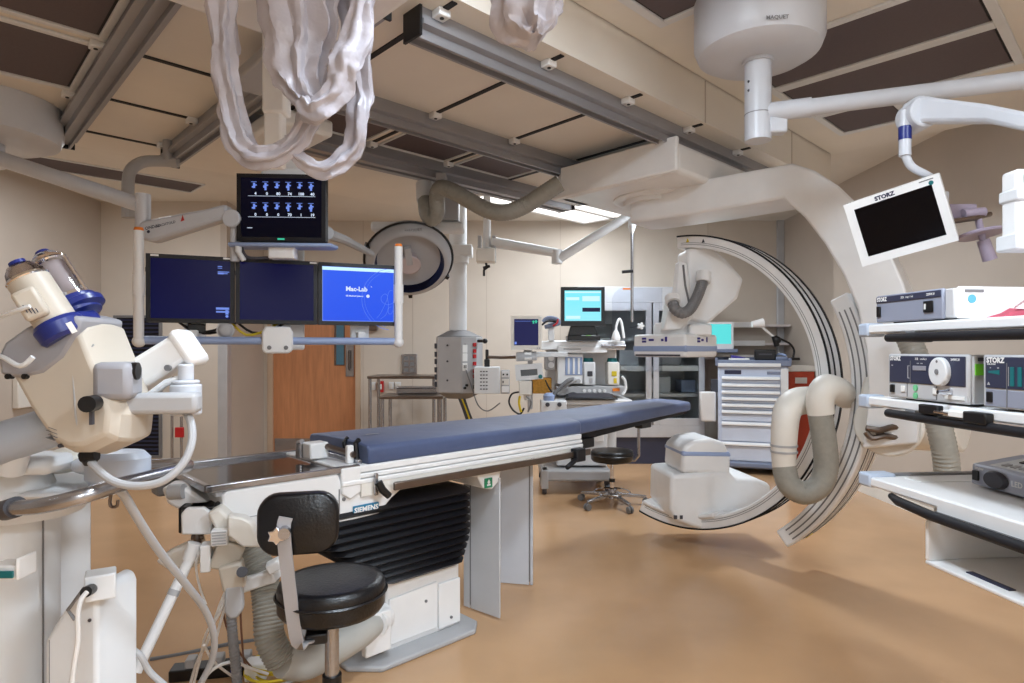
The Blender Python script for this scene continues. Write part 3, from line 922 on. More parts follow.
part(dp, 'blue_band', MB(DF).bx(-.218, .218, -.04, .008, -.218, .218), M_PALEB, .012)
part(dp, 'lower_slot', MB(DF).bx(-.222, -.20, -.068, -.056, -.19, .17), M_DGREY)
for x, y, sx, sy in ((-.12, .035, .034, .014), (-.12, .056, .034, .014), (-.06, .046, .04, .014), (.03, .045, .018, .016), (.06, .05, .016, .034)):
    part(dp, 'marking', MB(DF @ Matrix.Rotation(R(-90), 4, 'Y')).bx(x - sx / 2, x + sx / 2, y - sy / 2, y + sy / 2, .214, .219), M_PURPLE)
for x, y, sx, sy in ((-.05, .055, .034, .014), (-.05, .035, .034, .014), (.0, .045, .026, .016), (.06, .048, .014, .036)):
    part(dp, 'marking', MB(DF).bx(x - sx / 2, x + sx / 2, y - sy / 2, y + sy / 2, .214, .219), M_PURPLE)
hz = [P(703, 281, 4.28), P(697, 297, 4.24), P(690, 309, 4.2), P(682, 313, 4.18), P(675, 309, 4.18), P(673, 303, 4.2)]
ho = part(t, 'detector_hose', MB().corr(hz, .037, .016, amp=.05), M_MGREY)
part(ho, 'hose_fitting', MB().cyl(hz[0] + Vector((.012, .02, .06)), hz[0] + Vector((-.0, 0, -.01)), .05), M_WHITE)
part(ho, 'hose_fitting', MB().cyl(hz[-1] + Vector((0, .03, .04)), hz[-1], .05), M_WHITE)
# x-ray tube in the lower end of the C
TF = FF((C0.x + .045, C0.y, 0), (.995, .1, 0))
tb = part(t, 'tube_housing', MB(TF).prism([(-.22, .54), (-.225, .30), (-.19, .22), (-.02, .155), (.2, .16), (.4, .24), (.52, .36), (.50, .46), (.40, .50), (.25, .50), (.2, .56)], -.25, .21), M_WHITE, .03, seg=3)
part(tb, 'housing_rim', MB().arc(C0, E1, ZUP, AXN, .93, .96, -.11, .12, -107, -72, 20), M_WHITE, .01)
cl = part(t, 'collimator', MB(TF).prism([(-.145, .545), (.21, .525), (.215, .66), (.17, .755), (.08, .785), (-.06, .775), (-.135, .72)], -.16, .20), M_WHITE, .03, seg=3)
part(cl, 'blue_band', MB(TF).prism([(-.139, .665), (.216, .655), (.205, .69), (-.138, .70)], -.162, .205), M_PALEB, .012)
for x in (-.19, -.15):
    part(tb, 'tube_button', MB(TF).bx(x - .01, x + .01, .235, .26, .2, .215), M_DGREY)
# cable elbows and hanging hose loop by the hub
Q = lambda px, py, d_: P(px, py, d_)
h1 = [Q(846, 396, 3.66), Q(838, 391, 3.52), Q(826, 388, 3.43), Q(820, 399, 3.42), Q(821, 414, 3.42)]
e1_ = part(t, 'cable_elbow', MB().tube(h1, [.075, .076, .076, .074, .07], 18, 5), M_CREAM)
h2 = [Q(820, 414, 3.42), Q(824, 440, 3.42), Q(826, 466, 3.42), Q(820, 485, 3.42), Q(804, 493, 3.44), Q(789, 484, 3.46), Q(784, 466, 3.48)]
part(e1_, 'hanging_hose', MB().corr(h2, .064, .014, n=18, amp=.014), M_HOSE)
h3 = [Q(784, 468, 3.48), Q(784, 440, 3.48), Q(787, 412, 3.5), Q(796, 402, 3.55), Q(812, 400, 3.62)]
e2_ = part(t, 'cable_elbow', MB().tube(h3, [.062, .07, .075, .08, .08], 18, 5), M_CREAM)
for f in (.25, .35):
    p = Vector(h3[0]).lerp(Vector(h3[1]), f * 2.2)
    part(e2_, 'elbow_ring', MB().cyl(p, p + Vector((0, 0, .012)), .072, n=20), M_GREY)
h4 = [Q(905, 330, 3.1), Q(925, 380, 3.0), Q(940, 430, 2.95), Q(947, 470, 2.95), Q(948, 520, 2.98)]
part(t, 'rear_hose', MB().corr(h4, .055, .02, n=16, amp=.03), M_HOSE)
# twin metal grip on the hub
g0 = P(866, 432, 3.32)
gp = part(t, 'twin_grip', MB().tube([P(866, 428, 3.3), P(880, 430, 3.28), P(893, 427, 3.27), P(901, 430, 3.27), P(897, 437, 3.27), P(884, 436, 3.28), P(872, 438, 3.29), P(866, 432, 3.3)], .016, 8, 3), M_DSTEEL)
part(gp, 'grip_post', MB().cyl(P(880, 433, 3.3), P(868, 428, 3.55), .02), M_DSTEEL)
# ------------------------------------------------------------------ monitor gantry on a ceiling mast
mx = Vector((-1.25, 3.42, 0))
t = thing('monitor_mast', 'white ceiling mast with blue-grey rail frame that carries the screen wall', 'monitor stand', (mx.x, mx.y, ZS))
RM = Matrix.Translation(mx) @ Matrix.Rotation(R(43.7), 4, 'Z')
part(t, 'trolley', MB(RM).bx(-.16, .16, -.25, .25, 2.55, 2.64), M_WHITE, .02)
ms = part(t, 'mast', MB(RM).bx(-.055, .055, -.055, .055, 1.95, 2.58), M_WHITE, .01)
part(t, 'mast_sleeve', MB(RM).bx(-.085, .085, -.085, .085, 2.18, 2.3), M_WHITE, .02)
part(t, 'mast_lower', MB(FF((mx.x + .03, mx.y, 0), (.93, .37, 0))).bx(-.07, .07, 1.40, 2.0, -.05, .05), M_WHITE, .012)
XD = Vector((.929, .371, 0)).normalized()
FM = FF((-1.766, 3.0, 0), XD)
W3 = 1.215
bl = part(t, 'carrier_block', MB(FM).prism([(.515, 1.40), (.53, 1.382), (.645, 1.382), (.665, 1.40), (.665, 1.49), (.65, 1.52), (.53, 1.52), (.515, 1.49)], -.03, .06), M_WHITE, .01)
for x in (.55, .63):
    part(bl, 'block_screw', MB(FM).cyl((x, 1.412, .055), (x, 1.412, .066), .011, n=10), M_MGREY)
part(t, 'lower_rail', MB(FM).cyl((-.04, 1.447, .02), (W3 + .02, 1.447, .02), .02), M_PALEB)
part(t, 'upper_rail', MB(FM).cyl((-.02, 1.80, -.085), (W3, 1.80, -.085), .012), M_MGREY)
for x, z1, n_ in ((-.03, 1.985, 'l'), (W3 + .0, 1.985, 'r')):
    h = part(t, 'handle_bar', MB(FM).cyl((x, 1.44, .03), (x, z1 - .015, .03), .0225, n=18).cyl((x, 1.66, .03), (x, 1.76, .03), .027, n=18), M_WHITE)
    part(h, 'handle_cap', MB(FM).cyl((x, z1 - .015, .03), (x, z1, .03), .0225, .019, n=18), M_ORANGE)
    part(h, 'handle_elbow', MB(FM).sph((x, 1.442, .025), .03), M_WHITE)
for x in (.2, .61, 1.02):
    part(t, 'screen_arm', MB(FM).bx(x - .05, x + .05, 1.46, 1.8, -.10, -.065).bx(x - .02, x + .02, 1.44, 1.5, -.1, 0), M_WHITEM, .006)
# cables bundled behind the lower edge
for x, s in ((.23, .03), (.27, .0), (.47, -.02), (.5, .02)):
    part(t, 'cable_bundle', MB(FM).tube([(x - .1, 1.54, -.05), (x - .03, 1.485 + s * .3, -.06), (x + .06, 1.50, -.05), (x + .12, 1.54, -.06)], .007, 6, 3), M_BLACK if s >= 0 else M_YELL)
part(t, 'adapter_box', MB(FM).bx(.17, .25, 1.485, 1.53, -.07, -.04), M_BLACK, .004)
part(t, 'round_knob', MB(FM).cyl((.345, 1.50, -.03), (.345, 1.50, .0), .042, n=24).sph((.345, 1.5, 0.0), (.036, .036, .018)), M_PALEB if False else M_GREY)


def monitor(name, label, F, x0, x1, z0, z1, scr, dep=.055, bez=.02, bm=None, cat='monitor', bot=None, group=None):
    a = F @ Vector(((x0 + x1) / 2, z0, -dep))
    t = thing(name, label, cat, a, group)
    bot = bot or bez
    b = part(t, 'casing', MB(F).bx(x0, x1, z0, z1, -dep, -.004), bm or M_BLACK, .006)
    m = MB(F).bx(x0, x0 + bez, z0, z1, -.006, .006).bx(x1 - bez, x1, z0, z1, -.006, .006).bx(x0 + bez, x1 - bez, z0, z0 + bot, -.006, .006).bx(x0 + bez, x1 - bez, z1 - bez, z1, -.006, .006)
    part(t, 'bezel', m, bm or M_BLACK)
    s = part(t, 'screen', MB(F).bx(x0 + bez, x1 - bez, z0 + bot, z1 - bez, -.004, .001), scr)
    return t, s


MDB = mat('blue black bezel', (11, 12, 20), .5, var=.03)
g1, g2 = 1.535, 1.868
m1, s1 = monitor('monitor', 'left screen of the row of three, dark navy with small white text at right', FM, -.005, .387, g1, g2, S_NAVY, bm=MDB)
m2, s2 = monitor('monitor', 'middle screen of the row of three, plain dark navy', FM, .391, .789, g1, g2, S_NAVY, bm=MDB)
m3, s3 = monitor('monitor', 'right screen of the row of three, bright blue with a title', FM, .793, W3 - .0, g1, g2, S_BLUE, bm=MDB)
part(s1, 'screen_text', MB(FM).bx(.310, .330, g2 - .05, g2 - .046, .001, .002).bx(.310, .330, g2 - .058, g2 - .055, .001, .002).bx(.310, .362, g2 - .077, g2 - .073, .001, .002).bx(.310, .337, g2 - .087, g2 - .079, .001, .002).bx(.325, .355, g2 - .085, g2 - .081, .001, .002), S_SOFT)
part(s1, 'screen_panel', MB(FM).bx(.302, .362, g1 + .068, g1 + .079, .001, .002).bx(.302, .362, g1 + .053, g1 + .061, .001, .002).cyl((.352, g1 + .035, .001), (.352, g1 + .035, .002), .007, n=12).bx(.345, .359, g1 + .044, g1 + .066, .001, .0025), S_SOFT)
for mm_, a_, b_ in ((m1, .015, .05), (m1, .335, .37), (m2, .405, .44), (m2, .75, .785)):
    part(mm_, 'label_tag', MB(FM).bx(a_, b_, g2 - .012, g2 - .003, .005, .007), M_PAPER)
x0, x1 = .813, W3 - .02
part(s3, 'title_bar', MB(FM).bx(x0, x1, g2 - .04, g2 - .022, .001, .0022), S_PALE)
part(s3, 'screen_border', MB(FM).bx(x0, x0 + .004, g1 + .02, g2 - .04, .001, .002).bx(x1 - .004, x1, g1 + .02, g2 - .04, .001, .002).bx(x0, x1, g1 + .02, g1 + .024, .001, .002), S_SOFT)
part(s3, 'title_text', MB(FM).text('Mac-Lab', .935, 1.73, .034, .0022, ax='LEFT', bold=.0012).text('*', 1.072, 1.742, .02, .0022).text('GE Medical Systems', .935, 1.693, .0115, .0022, ax='LEFT', bold=.0003).cyl((1.053, 1.694, .001), (1.053, 1.694, .0022), .009, n=16), S_WHITE)
# round swirl emblem drawn in fine outline on the screen
def polar(cx, cz, r, a0, a1, n=30):
    return [(cx + r * math.cos(R(a0 + (a1 - a0) * k / n)), cz + r * math.sin(R(a0 + (a1 - a0) * k / n)), .0018) for k in range(n + 1)]
m = MB(FM).tube(polar(1.19, 1.68, .17, 92, 262), .0012, 5).tube(polar(1.19, 1.68, .155, 95, 255), .0008, 5)
m.tube(smooth_path([(1.10, 1.575, .0018), (1.12, 1.60, .0018), (1.145, 1.65, .0018), (1.16, 1.695, .0018), (1.145, 1.71, .0018), (1.125, 1.69, .0018), (1.13, 1.665, .0018), (1.16, 1.65, .0018), (1.19, 1.66, .0018)], 5), .001, 5)
m.tube(smooth_path([(1.19, 1.73, .0018), (1.17, 1.725, .0018), (1.16, 1.69, .0018), (1.165, 1.64, .0018), (1.15, 1.595, .0018), (1.12, 1.57, .0018)], 5), .001, 5)
m.tube(smooth_path([(1.19, 1.62, .0018), (1.18, 1.60, .0018), (1.165, 1.605, .0018), (1.165, 1.63, .0018), (1.18, 1.64, .0018)], 5), .001, 5)
part(s3, 'emblem_outline', m, S_LINE)

FU = FF((-1.375, 3.10, 0), (1, .06, 0))
mu, su = monitor('monitor', 'upper screen alone above the row of three, black with blue readouts', FU, 0, .437, 1.945, 2.282, S_BLACK, bm=MDB)
m = MB(FU)
syms = []
for r_ in range(2):
    zz = 2.215 - .105 * r_
    m.bx(.055, .385, zz - .044, zz - .0425, .001, .002)
    for k, s in enumerate((('4', '0', '80', '74', '108', '40'), ('0', '0', '0', '70', '1', '19'))[r_]):
        x = .085 + .056 * k
        m.text(s, x + .006, zz - .032, .02, .002, bold=.0006)
        ic = MB(FU)
        syms.append(ic)
        ic.bx(x - .016, x + .012, zz + .026, zz + .0285, .001, .002).bx(x - .006, x + .004, zz - .014 if k % 2 else zz - .004, zz + .022, .001, .002).bx(x - .012, x - .002 + .004 * (k % 3), zz - .002, zz + .006 + .004 * (k % 2), .001, .002).bx(x + .004, x + .012, zz + .008, zz + .014, .001, .002)
m.bx(.05, .075, 2.01, 2.013, .001, .002)
part(su, 'readout_text', m, S_WHITE)
for ic in syms:
    part(su, 'readout_symbol', ic, S_SOFT)
part(mu, 'brand_light', MB(FU).bx(.20, .235, 1.952, 1.960, .005, .0075), S_GREEN)
tr = part(mu, 'tray', MB(FU).prism([(-.035, -.10), (.47, -.10), (.49, .05), (.46, .075), (-.01, .075), (-.045, .04)], 0, .022) if False else MB(FU @ Matrix.Rotation(R(-90), 4, 'X') @ T(0, 0, 1.915)).prism([(-.035, -.03), (.47, -.03), (.49, .05), (.47, .085), (.43, .095), (.0, .095), (-.035, .085), (-.05, .05)], 0, .02), M_PALEB, .008)
part(mu, 'neck', MB(FU).bx(.15, .28, 1.86, 1.92, -.07, .0).bx(.17, .26, 1.90, 2.1, -.08, -.05), M_WHITE, .008)
part(mu, 'yoke', MB(FU).prism([(.09, 2.30), (.15, 2.27), (.30, 2.27), (.36, 2.31), (.33, 2.335), (.12, 2.335)], -.13, -.05), M_WHITE, .01)
part(mu, 'cable', MB(FU).tube([(.02, 1.92, 0), (.03, 1.88, -.02), (.06, 1.865, -.03), (.14, 1.87, -.05)], .008, 8, 4), M_DGREY)
part(mu, 'grip', MB(FU).cyl((.01, 1.93, .01), (.01, 1.885, .01), .016, n=12).cyl((.01, 1.89, .01), (.03, 1.85, -.01), .013, n=12), M_WHITEM)

# ------------------------------------------------------------------ left ceiling boom with the spring arm
hc = Vector((-2.88, 3.38, 0))
t = thing('ceiling_boom', 'white ceiling boom at upper left: round mount, sloping tube and spring arm', 'boom', (hc.x, hc.y, ZS))
part(t, 'mount_cover', MB(T(*hc)).lathe([(.12, 2.525), (.28, 2.53), (.34, 2.555), (.36, 2.60), (.36, ZS - .001)], 44), M_ARM)
part(t, 'stub', MB().cyl(hc + Vector((0.03, 0, 2.40)), hc + Vector((0.03, 0, 2.54)), .07), M_ARM)
pv = P(143, 212, 3.15)
part(t, 'boom_tube', MB().cyl(hc + Vector((.03, -.02, 2.46)), pv + Vector((-.01, 0, .035)), .042, .038), M_ARM)
part(t, 'pivot', MB().cyl(pv + Vector((0, 0, -.09)), pv + Vector((0, 0, .09)), .036), M_ARM)
ap0, ap1 = P(146, 229, 3.15), P(229, 222, 3.13)
Fa = FF(ap0, (ap1 - ap0).normalized() * 1.0)
L = (Vector((ap1.x, ap1.y, 0)) - Vector((ap0.x, ap0.y, 0))).length
sp_ = part(t, 'spring_arm', MB(Fa).prism([(-.02, -.05), (.05, -.075), (.38, .0), (L, .005), (L + .02, .03), (L, .085), (.33, .068), (0, .035), (-.03, .0)], -.04, .04), M_ARM, .015)
part(sp_, 'arm_print', MB(Fa @ Matrix.Rotation(R(9), 4, 'Z')).text('ONDAL', .02, -.012, .022, .0405, ax='LEFT', bold=.0005).text('BERCHTOLD', .075, -.014, .018, .0405, ax='LEFT', bold=.0004).cyl((.035, -.03, .0405), (.035, -.03, .041), .008, n=12), M_INK)
part(sp_, 'arm_logo', MB(Fa @ Matrix.Rotation(R(9), 4, 'Z')).prism([(.205, -.02), (.225, -.018), (.22, .012)], .0405, .0412), M_RED)
part(t, 'arm_joint', MB().cyl(ap1 + Vector((.03, .05, .01)), ap1 + Vector((.03, -.05, .01)), .045, n=28).cyl(ap1 + Vector((.03, .0, -.2)), ap1 + Vector((.03, 0, -.02)), .022), M_ARM, .006)

# grey bent pipe at the end of the mast rail
t = thing('bent_pipe', 'grey bent pipe coming from the end of the mast rail above the spring arm', 'pipe', G(1.22, 4.62, 2.66))
pp_ = [P(178, 162, 4.02), P(160, 161, 4.0), P(143, 162, 3.95), P(131, 170, 3.9), P(128, 185, 3.88), P(128, 218, 3.88)]
bp_ = part(t, 'pipe', MB().tube(pp_, .036, 14, 4), M_GREY)
part(bp_, 'pipe_mount', MB().cyl(P(168, 161, 4.0), P(168, 161, 4.0) + Vector((0, 0, .2)), .03), M_GREY)
part(bp_, 'pipe_end', MB().bx(pp_[-1].x + .02, pp_[-1].x + .075, pp_[-1].y - .03, pp_[-1].y + .03, pp_[-1].z, pp_[-1].z + .13), M_GREY, .006)

# white trolley box at the top edge and its hanging drapes
q0 = G(.95, 1.75, 2.63)
t = thing('ceiling_trolley', 'white trolley box at the top edge between two rails', 'trolley', q0)
part(t, 'box', MB(GM).bx(.47, 1.10, 1.2, 2.12, 2.47, 2.63), M_WHITE, .03, seg=3)
part(t, 'column', MB(FF((P(273, 0, 1.9).x, 1.9, 0))).bx(-.036, .036, P(0, 112, 1.9).z, 2.5, -.06, .0), M_WHITE, .008)
part(t, 'cable_column', MB(FF((P(272, 0, 1.91).x, 1.91, 0))).bx(-.028, .028, P(0, 166, 1.91).z, P(0, 110, 1.91).z, -.05, .0), M_WHITE, .008)
part(t, 'hanger', MB(GM).bx(1.0, 1.15, 2.1, 2.9, 2.58, 2.63), M_GREY, .01)


def drape(name, label, pts, wid, dep, base, folds=7, seed=0, n=42, amp=.22):
    """crumpled sleeve: a tube with deep lengthwise folds"""
    pts = [p + Vector((0, 0, 0)) for p in pts]
    K = .66
    pts = [cam.location + (p - cam.location) * K for p in pts]
    wid = [w_ * K for w_ in wid]
    dep *= K
    base = cam.location + (base - cam.location) * K
    ps = smooth_path(pts, 9)
    rg = []
    m_ = len(ps)
    def lerpw(W, f):
        x = f * (len(W) - 1)
        i = min(int(x), len(W) - 2)
        return W[i] + (W[i + 1] - W[i]) * (x - i)
    for i, p in enumerate(ps):
        f = i / (m_ - 1)
        t_ = (ps[min(i + 1, m_ - 1)] - ps[max(i - 1, 0)]).normalized()
        yv = Vector((0, 1, 0))
        yv = (yv - t_ * yv.dot(t_)).normalized()
        xv = t_.cross(yv)
        ring = []
        for k in range(n):
            a = 2 * PI * k / n
            q = 1 + amp * math.sin(folds * a + 3 * noise.noise(Vector((f * 3, seed, 0))) + seed) + amp * .7 * noise.noise(Vector((math.cos(a) * 1.6 + seed * 3, math.sin(a) * 1.6, f * 9)))
            ring.append(p + xv * (math.cos(a) * lerpw(wid, f) * q) + yv * (math.sin(a) * dep * q))
        rg.append(ring)
    for ring in rg:
        for p in ring:
            o = p * 9.0 + Vector((seed * 5, 0, 0))
            p += noise.noise_vector(o) * .018 + noise.noise_vector(o * 2.7) * .008 + noise.noise_vector(o * 6.5) * .003
    m = MB()
    m.rings(rg)
    return solo(name, label, 'drape', m, M_DRAPE, base, ang=28)


drape('plastic_drape', 'thin grey plastic drape hanging in a loop at the left of the white column', [P(222, -60, 2.5), P(224, 40, 2.5), P(229, 95, 2.5), P(238, 135, 2.5), P(256, 158, 2.5), P(282, 156, 2.5), P(304, 128, 2.48), P(317, 92, 2.5)], [.052, .05, .045, .05, .05, .045, .04, .03], .035, P(222, -5, 2.5), 6, 1)
drape('plastic_drape', 'widest thin grey plastic drape, crumpled in front of the white column', [P(300, -60, 2.45), P(298, 25, 2.45), P(301, 62, 2.45), P(309, 95, 2.44), P(318, 112, 2.44)], [.15, .13, .10, .065, .02], .05, P(300, -5, 2.45), 9, 2, 60, .26)
drape('plastic_drape', 'thin grey plastic drape hanging in a long loop at the right side', [P(352, -60, 2.55), P(356, 30, 2.55), P(359, 85, 2.55), P(357, 130, 2.55), P(342, 158, 2.55), P(318, 170, 2.53), P(300, 158, 2.53), P(291, 135, 2.53)], [.06, .055, .05, .045, .04, .035, .03, .025], .035, P(352, -5, 2.55), 5, 3)
drape('plastic_drape', 'thin white plastic drape folded from upper right to the middle loop', [P(372, -60, 2.38), P(360, 30, 2.38), P(345, 70, 2.38), P(330, 100, 2.38), P(312, 112, 2.38), P(300, 100, 2.38)], [.04, .05, .05, .045, .04, .025], .03, P(372, -5, 2.38), 5, 4)
drape('plastic_drape', 'short bunched plastic drape at the top edge right of the long rail', [P(525, -60, 2.0), P(526, -20, 2.0), P(527, 8, 2.0), P(531, 30, 2.0), P(534, 40, 2.0)], [.08, .11, .105, .07, .02], .08, P(525, -30, 2.0), 7, 5, 48, .16)

# ------------------------------------------------------------------ right ceiling boom
hc = P(758, 40, 2.82)
hc.z = 0
t = thing('ceiling_boom', 'white ceiling boom at upper right: round mount, thick post and long tube arm', 'boom', (hc.x, hc.y, ZH))
part(t, 'mount_cover', MB(T(*hc)).lathe([(.13, 2.715), (.22, 2.72), (.262, 2.745), (.28, 2.79), (.28, ZH - .001)], 44), M_ARM)
co = part(t, 'post', MB().cyl(hc + Vector((0, 0, 2.35)), hc + Vector((0, 0, 2.73)), .058, n=28).cyl(hc + Vector((0, 0, 2.722)), hc + Vector((0, 0, 2.70)), .068, n=28), M_ARM)
part(co, 'post_seam', MB().cyl(hc + Vector((0, 0, 2.468)), hc + Vector((0, 0, 2.472)), .0588, n=28), M_MGREY)
for zz in (2.61, 2.57):
    part(co, 'post_screw', MB().sph(hc + Vector((-.052, -.025, zz)), .006, 8), M_DGREY)
part(t, 'mount_print', MB(FF(hc + Vector((-.03, -.274, 2.765)), (.99, -.1, 0))).text('MAQUET', .0, 0, .022, .004, bold=.0006), M_MGREY)
ar0, ar1 = P(772, 112, 2.80), P(1040, 78, 2.44)
dd = (ar1 - ar0).normalized()
part(t, 'arm_tube', MB().cyl(ar0 - dd * .05, ar1 + dd * .3, .036, n=22).cyl(ar0 - dd * .05, ar0 + dd * .16, .042, n=22), M_ARM)
part(t, 'arm_bracket', MB().bx(ar0.x - .02, ar0.x + .06, ar0.y - .03, ar0.y + .03, ar0.z - .1, ar0.z - .03), M_ARM, .008)

# spring arm with tilted white monitor at the right
jt = P(915, 116, 2.35)
t = thing('spring_boom', 'white jointed arm with dark blue band and bent pipe at the right', 'boom', (jt.x, jt.y, jt.z))
je = P(1060, 128, 1.95)
Fa = FF(jt, (Vector((je.x, je.y, 0)) - Vector((jt.x, jt.y, 0))))
L = (Vector((je.x, je.y, 0)) - Vector((jt.x, jt.y, 0))).length
DY = je.z - jt.z
part(t, 'arm', MB(Fa).prism([(-.0, -.05), (.05, -.045), (.25, -.035 + DY * .4), (L, -.035 + DY), (L, .028 + DY), (.25, .028 + DY * .4), (.1, .055 + DY * .15), (.03, .065), (-.03, .05), (-.05, .0), (-.03, -.035)], -.035, .035), M_ARM, .014)
part(t, 'arm_joint', MB().cyl(jt + Vector((.01, -.05, .0)), jt + Vector((.01, .05, 0)), .058, n=26), M_ARM, .006)
vb = P(905, 140, 2.35)
part(t, 'drop_tube', MB().cyl((vb.x, vb.y, vb.z + .11), (vb.x, vb.y, vb.z - .06), .021), M_ARM)
part(t, 'blue_band', MB().cyl((vb.x, vb.y, vb.z + .0), (vb.x, vb.y, vb.z + .05), .0222), M_BLUE)
bp0 = [Vector((vb.x, vb.y, vb.z - .05)), P(906, 157, 2.35), P(912, 167, 2.35), P(928, 176, 2.35), P(938, 184, 2.37), P(941, 200, 2.40)]
part(t, 'bent_pipe', MB().tube(bp0, .015, 12, 4), M_ARM)
part(t, 'monitor_bracket', MB().bx(bp0[-1].x - .02, bp0[-1].x + .02, bp0[-1].y - .02, bp0[-1].y + .05, bp0[-1].z - .13, bp0[-1].z + .03), M_ARM, .006)
FS = FF(P(899, 222, 2.36), (.80, -.60, 0), pitch=16, roll=13)
mt_, sm_ = monitor('monitor', 'tilted white monitor with a dark blank screen at the right', FS, -.16, .16, -.128, .128, S_OFF, dep=.07, bez=.03, bm=M_WHITE, bot=.032)
part(mt_, 'brand_print', MB(FS).text('STORZ', -.02, .111, .021, .0065, bold=.0012).text('KARL STORZ', -.02, .0985, .005, .0065), M_INK)
part(mt_, 'logo_dot', MB(FS).cyl((.13, .104, .005), (.13, .104, .0068), .008, n=14), M_TEAL)
part(mt_, 'model_print', MB(FS).bx(.095, .14, .116, .120, .005, .0066), M_MGREY)
hb = P(968, 216, 2.35)
t = thing('lamp_handle', 'mauve grey handle with round guard behind the tilted monitor', 'handle', (hb.x, hb.y, hb.z))
MV = mat('mauve grey plastic', (158, 146, 164), .45, var=.04)
part(t, 'bracket', MB().bx(P(942, 0, 2.4).x, P(970, 0, 2.4).x, 2.36, 2.42, P(0, 221, 2.4).z, P(0, 206, 2.4).z), MV, .006)
part(t, 'pivot', MB().cyl(P(963, 214, 2.35), P(984, 212, 2.35), .018), MV)
part(t, 'side_bar', MB().tube([P(948, 222, 2.34), P(975, 218, 2.34), P(990, 214, 2.36)], .010, 8), M_DSTEEL)
part(t, 'stem', MB().cyl(P(977, 214, 2.35), P(983, 240, 2.35), .012), MV)
part(t, 'guard', MB(AX(P(981, 234, 2.35), (-.1, .15, 1))).lathe([(.02, -.004), (.075, -.006), (.078, 0), (.075, .006), (.02, .004)], 28), MV)
part(t, 'grip', MB().cyl(P(983, 240, 2.35), P(990, 260, 2.35), .021, .024), MV)


# white control box at the right edge
q = P(1016, 215, 1.75)
t = thing('control_box', 'white control box with a green button at the right edge', 'control box', (q.x + .06, q.y, q.z))
Fq = FF((P(1015, 0, 1.75).x, 1.75, 0))
z0, z1 = P(0, 248, 1.75).z, P(0, 168, 1.75).z
part(t, 'body', MB(Fq).bx(.006, .16, z0 + .01, z1, -.06, 0), M_WHITE, .01)
part(t, 'band', MB(Fq).bx(.0, .16, z0 + .135, z0 + .17, -.062, .012), M_WHITEM, .006)
part(t, 'green_button', MB(Fq).bx(.024, .05, z1 - .045, z1 - .015, 0, .006), M_GREEN, .003)
part(t, 'blue_button', MB(Fq).bx(.03, .06, z0 + .143, z0 + .158, .01, .016), M_BLUE, .002)
part(t, 'foot', MB(Fq).bx(-.006, .16, z0 - .005, z0 + .042, -.065, .014), M_WHITEM, .006)
part(t, 'foot_button', MB(Fq).cyl((.045, z0 + .02, .012), (.045, z0 + .02, .018), .007, n=12), M_MGREY)
part(t, 'ceiling_rod', MB(Fq).cyl((.13, z1 - .02, -.03), (.13, ZH, -.03), .018), M_WHITE)

# ------------------------------------------------------------------ surgical lamp under the rails
dl = 4.55
lc = P(409, 260, dl)
t = thing('surgical_lamp', 'large round surgical lamp with grey dome and black rim behind the screens', 'surgical lamp', (lc.x, lc.y, lc.z))
ax = Vector((-.20, .70, .69)).normalized()        # the dome's back points up and away
LM = AX(lc, ax)
part(t, 'dome', MB(LM).lathe([(.315, .0), (.305, .05), (.25, .12), (.14, .16), (.02, .165)], 48), M_GREY, ang=60)
part(t, 'front_shell', MB(LM).lathe([(.315, .0), (.305, -.03), (.28, -.06), (.262, -.068), (.252, -.068)], 48, cap=False), M_GREY, ang=60)
part(t, 'rim', MB(LM).rings([[((.32 + .010 * math.cos(a)) * math.cos(b), (.32 + .010 * math.cos(a)) * math.sin(b), .010 * math.sin(a)) for a in (0, PI / 2, PI, 3 * PI / 2)] for b in [2 * PI * k / 48 for k in range(48)]], closed=True), M_BLACK)
part(t, 'reflector', MB(LM).lathe([(.253, -.064), (.24, -.01), (.20, .035), (.13, .065), (.05, .07)], 40, cap=False), M_FOLLY, normals=False)
part(t, 'centre_cap', MB(LM).cyl((0, 0, -.07), (0, 0, .05), .085, .06, n=28), mat('pinkish grey cap', (190, 176, 176), .4, var=.03), .01)
part(t, 'centre_stem', MB(LM).bx(-.025, .025, -.15, -.0, -.072, -.03), M_GREY, .006)
part(t, 'lamp_print', MB(AX(lc + ax * -.02, -ax, (1, 0, 0))).text('MAQUET', .06, .285, .03, .035), M_MGREY)
for b in (35, 95, 210):
    part(t, 'rim_clip', MB(LM @ Matrix.Rotation(R(b), 4, 'Z')).bx(.29, .338, -.015, .015, -.03, .03), M_BLACK, .004)
bar0, bar1 = P(372, 224, 4.75), P(464, 232, 4.75)
part(t, 'yoke_bar', MB(FF((bar0.x, 4.75, 0))).bx(0, bar1.x - bar0.x, bar1.z + .0, bar0.z + .01, -.1, .06), M_WHITEM, .02)
part(t, 'yoke_box', MB(FF((P(369, 0, 4.7).x, 4.7, 0))).prism([(0, P(0, 246, 4.7).z), (.28, P(0, 244, 4.7).z), (.22, P(0, 238, 4.7).z), (.05, P(0, 236, 4.7).z)], -.1, .06), M_GREY, .02)
part(t, 'ceiling_stem', MB(FF((P(450, 0, 4.78).x, 4.78, 0))).bx(-.07, .07, P(0, 222, 4.78).z, ZS - .1, -.08, .06), M_GREY, .012)
part(t, 'dome_link', MB().tube([P(390, 240, 4.7), lc + ax * .19], .05, 12), M_GREY)

